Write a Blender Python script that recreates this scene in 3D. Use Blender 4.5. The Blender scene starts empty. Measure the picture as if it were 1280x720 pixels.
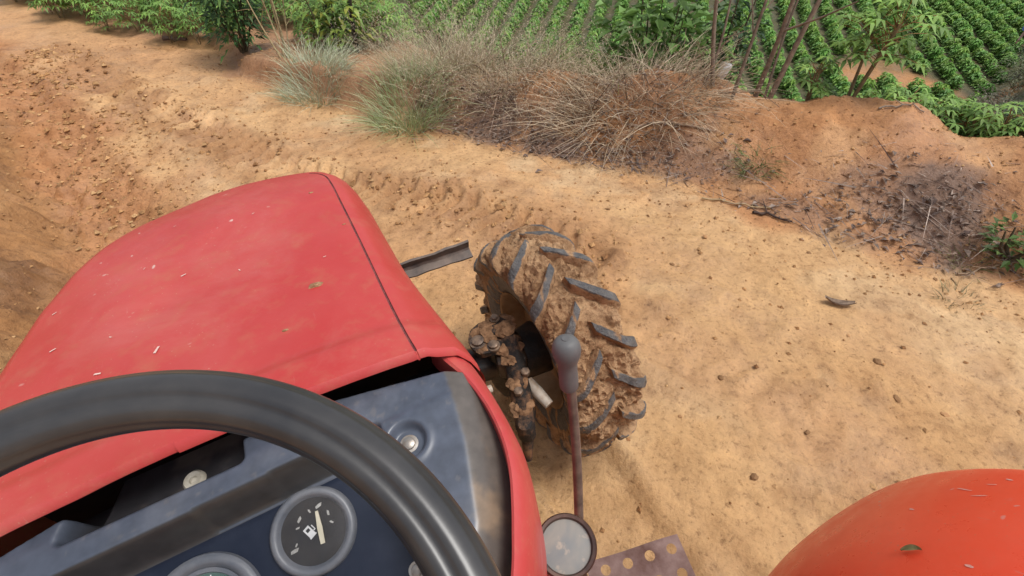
import bpy, bmesh, math
import numpy as np
from mathutils import Matrix, Vector

R_ = math.radians
scene = bpy.context.scene
col = scene.collection
RNG = np.random.default_rng(7)

# ------------------------------------------------------------------ camera
CAM = np.array([0.0, 0.0, 1.68])
TH, RO, FPX = R_(42), R_(2), 640.0


def cam_axes():
    right = np.array([1, 0, 0.]); fwd = np.array([0, -math.sin(TH), math.cos(TH)]); up = np.array([0, -math.cos(TH), -math.sin(TH)])
    c, s = math.cos(RO), math.sin(RO)
    rz = np.array([[c, -s, 0], [s, c, 0], [0, 0, 1]])
    return np.stack([rz @ right, rz @ fwd, rz @ up], 1)      # columns: world axes seen in camera axes (x right, y down, z forward)


WC = cam_axes()
cd = bpy.data.cameras.new('camera'); cam = bpy.data.objects.new('camera', cd); col.objects.link(cam)
m = Matrix.Identity(4)
for i in range(3):
    m[i][0] = WC[0, i]; m[i][1] = -WC[1, i]; m[i][2] = -WC[2, i]; m[i][3] = CAM[i]
cam.matrix_world = m
cd.sensor_width = 36; cd.lens = 18; cd.clip_start = 0.02; cd.clip_end = 3000
scene.camera = cam


# ------------------------------------------------------------------ noise
_tab = np.random.default_rng(3).random((256, 256))


def vnoise(x, y, seed=0):
    x = np.asarray(x, float) + seed * 17.31; y = np.asarray(y, float) + seed * 9.77
    xi = np.floor(x).astype(int); yi = np.floor(y).astype(int); fx = x - xi; fy = y - yi
    fx = fx * fx * (3 - 2 * fx); fy = fy * fy * (3 - 2 * fy)
    a = _tab[xi & 255, yi & 255]; b = _tab[(xi + 1) & 255, yi & 255]; c = _tab[xi & 255, (yi + 1) & 255]; d = _tab[(xi + 1) & 255, (yi + 1) & 255]
    return (a * (1 - fx) + b * fx) * (1 - fy) + (c * (1 - fx) + d * fx) * fy - .5


def fbm(x, y, oct=4, seed=0, gain=.5):
    s = 0; a = 1.; f = 1.
    for k in range(oct):
        s = s + a * vnoise(x * f, y * f, seed + k * 3); a *= gain; f *= 2.03
    return s


def sstep(a, b, x):
    t = np.clip((x - a) / (b - a), 0, 1); return t * t * (3 - 2 * t)


# ------------------------------------------------------------------ terrain
EDGE = np.array([(-16, 13.5), (-9, 8.9), (-6.2, 7.0), (-4.62, 5.95), (-3.64, 5.55), (-3.0, 5.45), (-2.62, 4.75), (-2.3, 4.45), (-1.81, 4.22), (-1.02, 3.74),
                 (-.51, 3.56), (.3, 3.24), (1.04, 2.82), (1.45, 2.46), (1.77, 2.26), (2.1, 2.06), (2.52, 1.86), (3.6, 1.3), (8, -1.6), (20, -10)])   # far edge of the track
#            height of the bank, distance of its crest, distance where the slope below the road begins
EH = np.array([.02, .02, .02, .03, .03, .04, .14, .20, .22, .26, .30, .34, .43, .50, .51, .48, .40, .33, .26, .25])
EC = np.array([.3, .3, .3, .3, .3, .2, .12, .14, .16, .3, .45, .65, .85, 1.0, 1.0, .95, .9, .9, .9, .9])
EF = np.array([9, 9, 8, 6, 5, 4.2, 3.2, 2.2, 1.5, 1.1, 1.0, 1.05, 1.15, 1.3, 1.35, 1.3, 1.2, 1.2, 1.2, 1.2])
BANK = np.array([(-1.2, -3.), (-1.35, .4), (-1.75, 1.3), (-2.42, 2.12), (-3.45, 3.1), (-4.5, 4.15), (-6.6, 5.6), (-9.5, 7.4), (-18, 12.5)])   # foot of the cut bank
RUT = np.array([(1.6, -1.7), (1.1, -.72), (.6, .26), (.30, .85), (.13, 1.18)])          # pressed by the front wheel
RUT3 = np.array([(4.2, -.6), (3.0, .55), (2.1, 1.25), (1.2, 1.85), (.3, 2.45), (-.7, 3.0), (-1.9, 3.8), (-3.3, 4.7), (-5.5, 6.2)])
RUT4 = np.array([(3.0, -.9), (2.0, .25), (1.2, 1.0), (.6, 1.55), (-.2, 2.1), (-1.1, 2.65)])
RUT2 = np.array([(-6.5, 6.1), (-4.9, 4.75), (-3.6, 3.75), (-2.75, 2.95), (-2.1, 2.2), (-1.7, 1.5)])   # rut along the ditch
TRACK = np.array([(-4.6, 5.2), (-3.3, 4.2), (-2.3, 3.55), (-1.5, 3.02), (-.8, 2.75), (-.2, 2.5), (.35, 2.1)])      # tyre print


def polydist(x, y, P, vals=()):
    """signed distance (positive on the left of the walking direction) and values carried by the nearest point"""
    best = np.full(x.shape, 1e18); sg = np.zeros(x.shape); out = [np.zeros(x.shape) for _ in vals]; al = np.zeros(x.shape); acc = 0.
    for k in range(len(P) - 1):
        a, b = P[k], P[k + 1]; d = b - a; L2 = d @ d
        t = np.clip(((x - a[0]) * d[0] + (y - a[1]) * d[1]) / L2, 0, 1)
        ex = x - a[0] - t * d[0]; ey = y - a[1] - t * d[1]; dd = ex * ex + ey * ey
        w = dd < best
        best = np.where(w, dd, best); sg = np.where(w, np.sign(d[0] * (y - a[1]) - d[1] * (x - a[0])), sg)
        al = np.where(w, acc + t * math.sqrt(L2), al); acc += math.sqrt(L2)
        for i, v in enumerate(vals):
            out[i] = np.where(w, v[k] * (1 - t) + v[k + 1] * t, out[i])
    return np.sqrt(best) * np.where(sg == 0, 1, sg), out, al


def field_z(x, y):
    z = -4.57 + .07 * (y - 22.6) + .25 * fbm(x * .12, y * .12, 2, 5)
    z = z + 1.9 * sstep(.0, 2.2, x - .9 * y) * sstep(24, 17, y)
    return np.where(y > 40, z + .12 * (y - 40), z) + np.where(y < 12, .0, 0)


def terrain(x, y, detail=True):
    x = np.asarray(x, float); y = np.asarray(y, float)
    wob = .10 * fbm(x * 1.3, y * 1.3, 3, 11)
    d, (h, c, f), _ = polydist(x, y, EDGE, (EH, EC, EF))
    f = np.minimum(f, np.interp(x, [-5.5, -3.6, -2.2, -1.2, -.3, .5, 30], [20, 4.4, 2.6, 1.6, 1.1, 1.1, 1.5]))
    d = d + wob * np.clip(1 - np.abs(d) / 4, 0, 1)
    # the track, leaning down to the left where the tractor stands
    u = (x - .131) * .889 + (y - 1.18) * .434
    z = np.clip(.160 * u, -.34, 0.05) * sstep(4.6, 2.0, y)
    z = z - .10 * sstep(2.0, 6.0, y)
    rise = h * sstep(-.02, 1, d / c) * (1 + .5 * fbm(x * 1.7, y * 1.7, 3, 21) * sstep(0, .6, d))
    top = z + rise - .12 * sstep(0, 1, (d - c) / np.maximum(f - c, .2)) - .3 * sstep(1.2, 4.5, d) * (f > 2.5)
    slope = np.maximum(0, d - f)
    down = top - .72 * slope - .12 * sstep(0, 1.0, slope)
    fz = field_z(x, y)
    k = .5
    hh = np.clip(.5 + .5 * (fz - down) / k, 0, 1); low = down * (1 - hh) + fz * hh + k * hh * (1 - hh)     # smooth maximum
    z = np.where(d > 0, low, z)
    # cut bank at the near side of the track
    b, _, _ = polydist(x, y, BANK)
    b = b + .10 * fbm(x * 1.9, y * 1.9, 3, 31)
    bank = np.where(b > 0, 1.15 * b, 0); bank = np.where(bank > 1.6, 1.6 + .25 * (bank - 1.6), bank)
    ditch = -.06 * np.exp(-((b + .22) / .2) ** 2)
    z = z + bank + ditch
    if detail:
        near = sstep(14, 7, np.hypot(x, y))
        onb = sstep(-.75, -.15, b)                     # ditch and bank: lumpy
        onm = sstep(-.05, .3, d)
        lump = np.abs(fbm(x * 5.5, y * 5.5, 5, 41)) * .15 + .055 * np.abs(fbm(x * 17, y * 17, 3, 40))
        z = z + near * onb * (lump - .02 + .05 * fbm(x * 2.2, y * 2.2, 3, 43))
        z = z + near * onm * (.055 * fbm(x * 3.4, y * 3.4, 4, 45) + .022 * np.abs(fbm(x * 14, y * 14, 3, 46)))
        road = (1 - onb) * (1 - onm) * near
        z = z + road * (.030 * fbm(x * 1.1, y * 1.1, 3, 47) + .010 * fbm(x * 5, y * 5, 3, 48))
        cl = sstep(.12, .42, fbm(x * 1.6, y * 1.6, 3, 49)) * road
        z = z + cl * .020 * np.clip(fbm(x * 17, y * 17, 3, 50), -.1, 1)
        z = z + road * .012 * np.clip(fbm(x * 24, y * 24, 2, 54) - .12, 0, 1) * 3
        t, _, al = polydist(x, y, TRACK)
        t2, _, al2 = polydist(x, y, RUT); k2 = road * sstep(1.9, 1.2, y)
        z = z + k2 * (-.020 * sstep(.16, .11, np.abs(t2)) + .020 * np.exp(-((np.abs(t2) - .17) / .045) ** 2) * (.6 + fbm(x * 8, y * 8, 3, 57)) + .004 * sstep(.12, .1, np.abs(t2)) * np.sin(al2 * 2 * np.pi / .13 + np.abs(t2) * 20))
        t3, _, al3 = polydist(x, y, RUT2); z = z + road * (-.055 * sstep(.17, .07, np.abs(t3)) + .05 * np.exp(-((np.abs(t3) - .19) / .07) ** 2) * np.clip(.5 + 1.5 * fbm(x * 7, y * 7, 4, 58), 0, 1.2))
        for k4, (Pk, dep) in enumerate(((RUT3, .020), (RUT4, .016))):
            t4, _, al4 = polydist(x, y, Pk); wv = .05 * fbm(x * 2, y * 2, 2, 59 + k4); t4 = np.abs(t4 + wv); pres = np.clip(.55 + 1.2 * fbm(x * .9, y * .9, 2, 62 + k4), 0, 1)
            z = z + road * pres * (-dep * sstep(.16, .07, t4) + .9 * dep * np.exp(-((t4 - .19) / .06) ** 2) * np.clip(.6 + 1.2 * fbm(x * 6, y * 6, 4, 64), 0, 1.3) + .006 * sstep(.13, .1, t4) * np.sin(al4 * 2 * np.pi / .12 + t4 * 22))
        mk = sstep(.19, .12, np.abs(t)) * road * sstep(.2, .8, al)
        z = z + mk * (.030 * np.sin(al * 2 * np.pi / .11 + np.abs(t) * 22 + 1.2 * fbm(x * 3, y * 3, 2, 53)) * sstep(-.7, -.3, fbm(x * 2.3, y * 2.3, 2, 55)) - .012 + .014 * fbm(x * 9, y * 9, 3, 51))
        sh = np.exp(-((np.abs(t) - .2) / .09) ** 2) * road
        z = z + sh * (.004 + .05 * np.clip(fbm(x * 11, y * 11, 4, 52), 0, 1))
        # broad rut pressed by the wheels, running past the front wheel
    return z


def ray(px, py):
    v = np.array([(px - 640) / FPX, (py - 360) / FPX, 1.0]); return WC.T @ v


def gp(px, py):
    """the point of the ground that the photograph shows at a pixel"""
    d = ray(px, py); t = np.concatenate([np.arange(.3, 8, .01), np.arange(8, 60, .05)])
    P = CAM + t[:, None] * d; dz = P[:, 2] - terrain(P[:, 0], P[:, 1], False)
    i = int(np.argmax(dz < 0)); return P[i, 0], P[i, 1]


def crest(px, back=0., py0=0):
    """the top of the near bank seen in a pixel column, and a step behind it"""
    for py in range(py0, 400, 2):
        x, y = gp(px, py)
        if math.hypot(x, y) < 8:
            k = 1 + back / math.hypot(x, y); return x * k, y * k
    return gp(px, 200)


# ------------------------------------------------------------------ object helpers
def tag(o, label=None, cat=None, group=None, kind=None):
    if label: o['label'] = label
    if cat: o['category'] = cat
    if group: o['group'] = group
    if kind: o['kind'] = kind
    return o


def empty(name, loc=(0, 0, 0), rz=0.):
    o = bpy.data.objects.new(name, None); o.location = loc; o.rotation_euler = (0, 0, rz); o.empty_display_size = .1; col.objects.link(o); return o


def np_mesh(name, V, F, mats, mi=None, smooth=True, colr=None, attrs=None):
    """V n x 3, F: m x 4 array or list of index tuples"""
    me = bpy.data.meshes.new(name)
    V = np.asarray(V, np.float32)
    if isinstance(F, np.ndarray):
        n = F.shape[1]
        me.vertices.add(len(V)); me.vertices.foreach_set('co', V.ravel())
        me.loops.add(F.size); me.loops.foreach_set('vertex_index', F.ravel().astype(np.int32))
        me.polygons.add(len(F)); me.polygons.foreach_set('loop_start', np.arange(0, F.size, n, dtype=np.int32))
        me.update(calc_edges=True)
    else:
        me.from_pydata([tuple(v) for v in V], [], F)
    for mt in (mats if isinstance(mats, (list, tuple)) else [mats]): me.materials.append(mt)
    if mi is not None: me.polygons.foreach_set('material_index', np.asarray(mi, np.int32))
    me.polygons.foreach_set('use_smooth', np.full(len(me.polygons), smooth, bool))
    if colr is not None:
        a = me.color_attributes.new('col', 'FLOAT_COLOR', 'POINT'); c = np.ones((len(V), 4), np.float32); c[:, :3] = colr; a.data.foreach_set('color', c.ravel())
    for k, v in (attrs or {}).items():
        a = me.attributes.new(k, 'FLOAT', 'POINT'); a.data.foreach_set('value', np.asarray(v, np.float32))
    me.update()
    return me


def link(name, me, parent=None, loc=(0, 0, 0)):
    o = bpy.data.objects.new(name, me); o.location = loc; col.objects.link(o)
    if parent: o.parent = parent
    return o


def copy_tree(o, parent=None):
    c = o.copy(); col.objects.link(c)
    if parent: c.parent = parent
    for ch in [x for x in bpy.data.objects if x.parent == o]: copy_tree(ch, c)
    return c


class MB:
    """collects shapes for ONE mesh object"""
    def __init__(s): s.v = []; s.f = []; s.m = []; s.n = 0

    def add(s, V, F, mi=0):
        V = np.asarray(V, float); s.v.append(V)
        for f in F: s.f.append(tuple(int(i) + s.n for i in f)); s.m.append(mi)
        s.n += len(V); return s

    def grid(s, P, mi=0, cu=False, cv=False, flip=False):
        nu, nv = P.shape[:2]; F = []
        for i in range(nu - (0 if cu else 1)):
            for j in range(nv - (0 if cv else 1)):
                a, b = i * nv + j, ((i + 1) % nu) * nv + j; c, d = ((i + 1) % nu) * nv + (j + 1) % nv, i * nv + (j + 1) % nv
                F.append((a, d, c, b) if flip else (a, b, c, d))
        return s.add(P.reshape(-1, 3), F, mi)

    def tube(s, pts, rad, n=12, mi=0, caps=True):
        pts = np.asarray(pts, float); rad = np.broadcast_to(np.asarray(rad, float), (len(pts),))
        tg = np.gradient(pts, axis=0); tg /= np.linalg.norm(tg, axis=1)[:, None]
        ref = np.array([0, 0, 1.]) if abs(tg[0][2]) < .9 else np.array([1., 0, 0])
        a = np.cross(tg[0], ref); a /= np.linalg.norm(a); rows = []
        for p, t, r in zip(pts, tg, rad):
            a = a - t * (a @ t); a /= np.linalg.norm(a); b = np.cross(t, a)
            w = np.linspace(0, 2 * np.pi, n, endpoint=False)
            rows.append(p + r * (np.cos(w)[:, None] * a + np.sin(w)[:, None] * b))
        P = np.array(rows); k = s.n; s.grid(P, mi, cv=True)
        if caps:
            s.f.append(tuple(k + i for i in range(n))); s.m.append(mi); e = k + (len(pts) - 1) * n
            s.f.append(tuple(e + i for i in reversed(range(n)))); s.m.append(mi)
        return s

    def lathe(s, prof, o=(0, 0, 0), ax=(0, 0, 1), n=32, mi=0):
        """prof: (radius, height along ax)"""
        ax = np.asarray(ax, float); ax /= np.linalg.norm(ax); o = np.asarray(o, float)
        ref = np.array([1., 0, 0]) if abs(ax[0]) < .9 else np.array([0, 1., 0]); a = np.cross(ax, ref); a /= np.linalg.norm(a); b = np.cross(ax, a)
        w = np.linspace(0, 2 * np.pi, n, endpoint=False); e = np.cos(w)[:, None] * a + np.sin(w)[:, None] * b
        P = np.array([o + h * ax + max(r, 1e-4) * e for r, h in prof]); return s.grid(P, mi, cv=True, flip=True)

    def box(s, size, M=None, bev=0., mi=0, seg=2):
        bm = bmesh.new(); bmesh.ops.create_cube(bm, size=1)
        for v in bm.verts: v.co = Vector((v.co.x * size[0], v.co.y * size[1], v.co.z * size[2]))
        if bev: bmesh.ops.bevel(bm, geom=bm.edges[:], offset=bev, segments=seg, affect='EDGES', profile=.5)
        if M is not None: bmesh.ops.transform(bm, matrix=M, verts=bm.verts[:])
        bm.verts.index_update(); s.add([tuple(v.co) for v in bm.verts], [[v.index for v in f.verts] for f in bm.faces], mi); bm.free(); return s

    def prism(s, poly, z0, z1, mi=0):
        n = len(poly); V = [(x, y, z0) for x, y in poly] + [(x, y, z1) for x, y in poly]
        F = [tuple(range(n))[::-1], tuple(range(n, 2 * n))] + [(i, (i + 1) % n, n + (i + 1) % n, n + i) for i in range(n)]
        return s.add(V, F, mi)

    def xform(s, M):
        M = np.array(M); s.v = [v @ M[:3, :3].T + M[:3, 3] for v in s.v]; return s

    def jitter(s, amp, fr, seed=0):
        s.v = [v + amp * np.stack([vnoise(v[:, 1] * fr + v[:, 2] * fr, v[:, 0] * fr + k * 7.1, seed + k) for k in range(3)], 1) for v in s.v]; return s

    def mesh(s, name, mats, smooth=True, angle=40):
        me = np_mesh(name, np.concatenate(s.v), s.f, mats, s.m, smooth)
        bm = bmesh.new(); bm.from_mesh(me); bmesh.ops.recalc_face_normals(bm, faces=bm.faces[:]); bm.to_mesh(me); bm.free()
        if smooth: me.set_sharp_from_angle(angle=R_(angle))
        return me

    def build(s, name, mats, parent=None, smooth=True, angle=40, loc=(0, 0, 0)):
        return link(name, s.mesh(name, mats, smooth, angle), parent, loc)


def TM(loc, ax=None, ang=0.):
    M = Matrix.Translation(Vector(loc))
    if ax is not None: M = M @ Matrix.Rotation(ang, 4, Vector(ax))
    return M


# ------------------------------------------------------------------ materials
def newmat(name, rough=.6, spec=.5):
    mt = bpy.data.materials.new(name); mt.use_nodes = True; nt = mt.node_tree; b = nt.nodes['Principled BSDF']
    b.inputs['Roughness'].default_value = rough; b.inputs['Specular IOR Level'].default_value = spec
    return mt, nt, b


def N(nt, t, **kw):
    n = nt.nodes.new(t)
    for k, v in kw.items():
        if k in n.inputs.keys() if hasattr(n.inputs, 'keys') else False: n.inputs[k].default_value = v
        else: setattr(n, k, v)
    return n


def noise(nt, scale, detail=5, rough=.55, co='Object', dist=0.):
    tc = N(nt, 'ShaderNodeTexCoord'); n = nt.nodes.new('ShaderNodeTexNoise')
    n.inputs['Scale'].default_value = scale; n.inputs['Detail'].default_value = detail; n.inputs['Roughness'].default_value = rough; n.inputs['Distortion'].default_value = dist
    nt.links.new(tc.outputs[co], n.inputs['Vector']); return n


def ramp(nt, src, stops):
    r = nt.nodes.new('ShaderNodeValToRGB'); e = r.color_ramp.elements
    while len(e) < len(stops): e.new(.5)
    for k, (p, c) in enumerate(stops):
        e[k].position = p; e[k].color = (*c, 1) if not np.isscalar(c) else (c, c, c, 1)
    nt.links.new(src, r.inputs['Fac']); return r.outputs['Color']


def mix(nt, fac, a, b, mode='MIX'):
    mx = nt.nodes.new('ShaderNodeMix'); mx.data_type = 'RGBA'; mx.blend_type = mode; mx.clamp_factor = True
    for sock, v in ((mx.inputs[0], fac), (mx.inputs[6], a), (mx.inputs[7], b)):
        if isinstance(v, bpy.types.NodeSocket): nt.links.new(v, sock)
        elif np.isscalar(v): sock.default_value = v
        else: sock.default_value = (*v, 1)
    return mx.outputs[2]


def bump(nt, b, h, strength=.3, dist=.01, prev=None):
    bp = nt.nodes.new('ShaderNodeBump'); bp.inputs['Strength'].default_value = strength; bp.inputs['Distance'].default_value = dist
    nt.links.new(h, bp.inputs['Height'])
    if prev is not None: nt.links.new(prev, bp.inputs['Normal'])
    if b is not None: nt.links.new(bp.outputs['Normal'], b.inputs['Normal'])
    return bp.outputs['Normal']


def paint(name, base, faded, rough, dust=(.40, .24, .12), chips=.5, dustamt=.35):
    mt, nt, b = newmat(name, rough, .5)
    n1 = noise(nt, 5, 4, .6); c = mix(nt, ramp(nt, n1.outputs['Fac'], [(.35, 0.), (.7, 1.)]), base, faded)
    n2 = noise(nt, 26, 6, .7); c = mix(nt, ramp(nt, n2.outputs['Fac'], [(.5, 0.), (.8, dustamt)]), c, dust)          # dried mud film
    vo = nt.nodes.new('ShaderNodeTexVoronoi'); tc = N(nt, 'ShaderNodeTexCoord'); mp = N(nt, 'ShaderNodeMapping'); mp.inputs['Scale'].default_value = (1, 1, 1); mp.inputs['Rotation'].default_value = (0, 0, .7)
    wn = noise(nt, 40, 2); va = nt.nodes.new('ShaderNodeVectorMath'); va.operation = 'MULTIPLY_ADD'; va.inputs[1].default_value = (.02, .02, .02)
    nt.links.new(tc.outputs['Object'], mp.inputs['Vector']); nt.links.new(wn.outputs['Color'], va.inputs[0]); nt.links.new(mp.outputs['Vector'], va.inputs[2])
    nt.links.new(va.outputs[0], vo.inputs['Vector']); vo.inputs['Scale'].default_value = 30
    n3 = noise(nt, 4.5, 3)
    spk = ramp(nt, vo.outputs['Distance'], [(.06, 1.), (.11, 0.)])
    msk = ramp(nt, n3.outputs['Fac'], [(.52, 0.), (.60, chips)])
    f = mix(nt, 1., spk, msk, 'MULTIPLY'); c = mix(nt, f, c, (.62, .42, .36))
    v2 = nt.nodes.new('ShaderNodeTexVoronoi'); v2.inputs['Scale'].default_value = 110; nt.links.new(va.outputs[0], v2.inputs['Vector'])
    c = mix(nt, mix(nt, 1., ramp(nt, v2.outputs['Distance'], [(.05, .75), (.14, 0.)]), ramp(nt, n1.outputs['Fac'], [(.42, .0), (.62, .8)]), 'MULTIPLY'), c, (.52, .30, .20))
    n5 = noise(nt, 3.2, 7, .75, dist=.6); c = mix(nt, ramp(nt, n5.outputs['Fac'], [(.50, 0.), (.72, .17 if dustamt > .2 else .06)]), c, (.58, .36, .28))
    # fine scratches
    wv = noise(nt, 9, 3); mp2 = N(nt, 'ShaderNodeMapping'); mp2.inputs['Scale'].default_value = (14, 1.2, 3); mp2.inputs['Rotation'].default_value = (0, 0, .5)
    nt.links.new(tc.outputs['Object'], mp2.inputs['Vector']); nt.links.new(mp2.outputs['Vector'], wv.inputs['Vector'])
    c = mix(nt, ramp(nt, wv.outputs['Fac'], [(.70, 0.), (.76, .22)]), c, (.58, .33, .28))
    nt.links.new(c, b.inputs['Base Color'])
    r = ramp(nt, n2.outputs['Fac'], [(.3, rough - .06), (.75, min(1, rough + .22))]); nt.links.new(r, b.inputs['Roughness'])
    bump(nt, b, n2.outputs['Fac'], .08, .004)
    return mt


def plain(name, c1, c2, scale=20, rough=.6, spec=.5, metal=0., bs=.2, bd=.004, lo=.35, hi=.7):
    mt, nt, b = newmat(name, rough, spec); b.inputs['Metallic'].default_value = metal
    n = noise(nt, scale, 6, .65); c = mix(nt, ramp(nt, n.outputs['Fac'], [(lo, 0.), (hi, 1.)]), c1, c2)
    nt.links.new(c, b.inputs['Base Color'])
    if bs: bump(nt, b, n.outputs['Fac'], bs, bd)
    return mt


def attrmat(name, rough=.8, trans=.25, var=.35, scale=30, spec=.3, alpha=None):
    """colour carried per leaf / per zone, broken up by noise"""
    mt, nt, b = newmat(name, rough, spec)
    at = N(nt, 'ShaderNodeAttribute'); at.attribute_name = 'col'
    n = noise(nt, scale, 3); c = mix(nt, 1., at.outputs['Color'], ramp(nt, n.outputs['Fac'], [(.3, 1 - var), (.7, 1 + var * .6)]), 'MULTIPLY')
    nt.links.new(c, b.inputs['Base Color'])
    if trans:
        tr = nt.nodes.new('ShaderNodeBsdfTranslucent'); nt.links.new(c, tr.inputs['Color']); ms = nt.nodes.new('ShaderNodeMixShader'); ms.inputs[0].default_value = trans
        out = nt.nodes['Material Output']; nt.links.new(b.outputs[0], ms.inputs[1]); nt.links.new(tr.outputs[0], ms.inputs[2]); nt.links.new(ms.outputs[0], out.inputs['Surface'])
    return mt


M_hood = paint('faded_red_paint', (.45, .036, .032), (.50, .066, .056), .34, chips=.9, dustamt=.28)
M_cowl = paint('red_side_paint', (.45, .042, .042), (.51, .075, .068), .38, chips=.7, dustamt=.35)
M_fend = paint('orange_red_paint', (.92, .085, .032), (.94, .12, .055), .28, chips=.8, dustamt=.10)
M_seam = plain('dark_seam', (.13, .035, .035), (.30, .08, .075), 60, .8)
M_dark = plain('engine_black', (.012, .011, .011), (.05, .035, .025), 14, .7)
M_dash = plain('blue_grey_plastic', (.105, .122, .16), (.15, .165, .20), 9, .42, .5, bs=.05)
M_dashside = plain('dusty_plastic', (.09, .078, .068), (.19, .135, .09), 7, .6, .4, bs=.06)
M_panel = plain('navy_panel', (.006, .011, .026), (.016, .022, .040), 16, .42, .3, bs=.05)
M_inner = plain('inner_dark_plastic', (.035, .035, .040), (.10, .085, .075), 18, .7)
M_rim = plain('steering_rubber', (.026, .026, .028), (.060, .056, .053), 12, .30, .5, bs=.06)
M_bezel = plain('bezel_grey', (.10, .11, .13), (.17, .17, .18), 30, .4)
M_face = plain('gauge_black', (.012, .011, .012), (.03, .025, .023), 40, .5, bs=0)
M_teal = plain('gauge_green', (.05, .10, .085), (.08, .13, .11), 30, .35, bs=0)
M_white = plain('gauge_white', (.50, .50, .50), (.66, .66, .65), 60, .6, bs=0)
M_needle = plain('needle_ivory', (.46, .42, .31), (.60, .55, .43), 60, .6, bs=0)
M_cream = plain('grommet_cream', (.42, .38, .30), (.62, .58, .50), 60, .6)
M_steel = plain('dull_steel', (.42, .40, .37), (.26, .19, .13), 50, .42, .5, .7)
M_rod = plain('rusty_rod', (.10, .082, .072), (.25, .20, .165), 30, .45, .5, .35)
M_knob = plain('grey_knob', (.085, .087, .092), (.13, .125, .12), 22, .55, .4, bs=.08)
M_rust = plain('muddy_rust', (.020, .016, .014), (.22, .11, .055), 26, .7, .3, .1, bs=.7, bd=.014, lo=.46, hi=.72)
M_grease = plain('greasy_black_metal', (.014, .012, .011), (.09, .05, .028), 13, .42, .5, .2, bs=.5, bd=.01, lo=.45, hi=.75)
M_bolt = plain('muddy_bolt', (.07, .05, .04), (.30, .20, .13), 40, .5, .5, .3)
M_bar = plain('dirty_grey_bar', (.055, .042, .036), (.20, .15, .115), 11, .6, .4, .1, bs=.4)
M_rimtan = plain('mud_caked_rim', (.25, .14, .06), (.46, .32, .19), 8, .75, .3, bs=.4, bd=.01)
M_pale = plain('pale_painted_steel', (.50, .45, .37), (.30, .19, .11), 24, .5, .4, lo=.45, hi=.75)
M_plate = plain('rusty_purple_plate', (.17, .080, .058), (.43, .31, .28), 15, .55, .4, .25, bs=.35, lo=.3, hi=.7)
M_lampring = plain('rusted_lamp_ring', (.035, .022, .02), (.13, .07, .05), 25, .5, .4, .3)
M_lampglass = None


def mk_lens():
    mt, nt, b = newmat('dusty_lens', .4, .25)
    n = noise(nt, 9, 4, .6, dist=1.); c = mix(nt, ramp(nt, n.outputs['Fac'], [(.35, 0.), (.7, 1.)]), (.15, .17, .18), (.28, .26, .22))
    n2 = noise(nt, 60, 4); c = mix(nt, ramp(nt, n2.outputs['Fac'], [(.6, 0.), (.75, .6)]), c, (.55, .44, .32))
    nt.links.new(c, b.inputs['Base Color']); nt.links.new(ramp(nt, n.outputs['Fac'], [(.3, .35), (.75, .6)]), b.inputs['Roughness'])
    return mt


M_lens = mk_lens()


def mk_tyre():
    mt, nt, b = newmat('tyre_rubber_and_mud', .75, .4)
    at = N(nt, 'ShaderNodeAttribute'); at.attribute_name = 'mud'
    n = noise(nt, 30, 6, .7); n2 = noise(nt, 90, 4, .6); n0 = noise(nt, 6, 3)
    rub = mix(nt, ramp(nt, n.outputs['Fac'], [(.35, 0.), (.72, 1.)]), (.070, .072, .077), (.19, .17, .15))
    mud = mix(nt, ramp(nt, n.outputs['Fac'], [(.32, 0.), (.56, 1.)]), (.15, .078, .036), (.50, .31, .165))
    mud = mix(nt, ramp(nt, n0.outputs['Fac'], [(.4, 0.), (.65, .55)]), mud, (.24, .115, .045))
    ad = nt.nodes.new('ShaderNodeMath'); ad.operation = 'MULTIPLY_ADD'; ad.inputs[1].default_value = .5; nt.links.new(n.outputs['Fac'], ad.inputs[0]); nt.links.new(at.outputs['Fac'], ad.inputs[2])
    f = ramp(nt, ad.outputs[0], [(.62, 0.), (.82, 1.)])
    nt.links.new(mix(nt, f, rub, mud), b.inputs['Base Color']); nt.links.new(ramp(nt, f, [(0., .5), (1., .85)]), b.inputs['Roughness'])
    p = bump(nt, None, n.outputs['Fac'], .9, .02); bump(nt, b, n2.outputs['Fac'], .7, .008, p)
    return mt


M_tyre = mk_tyre()


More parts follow.
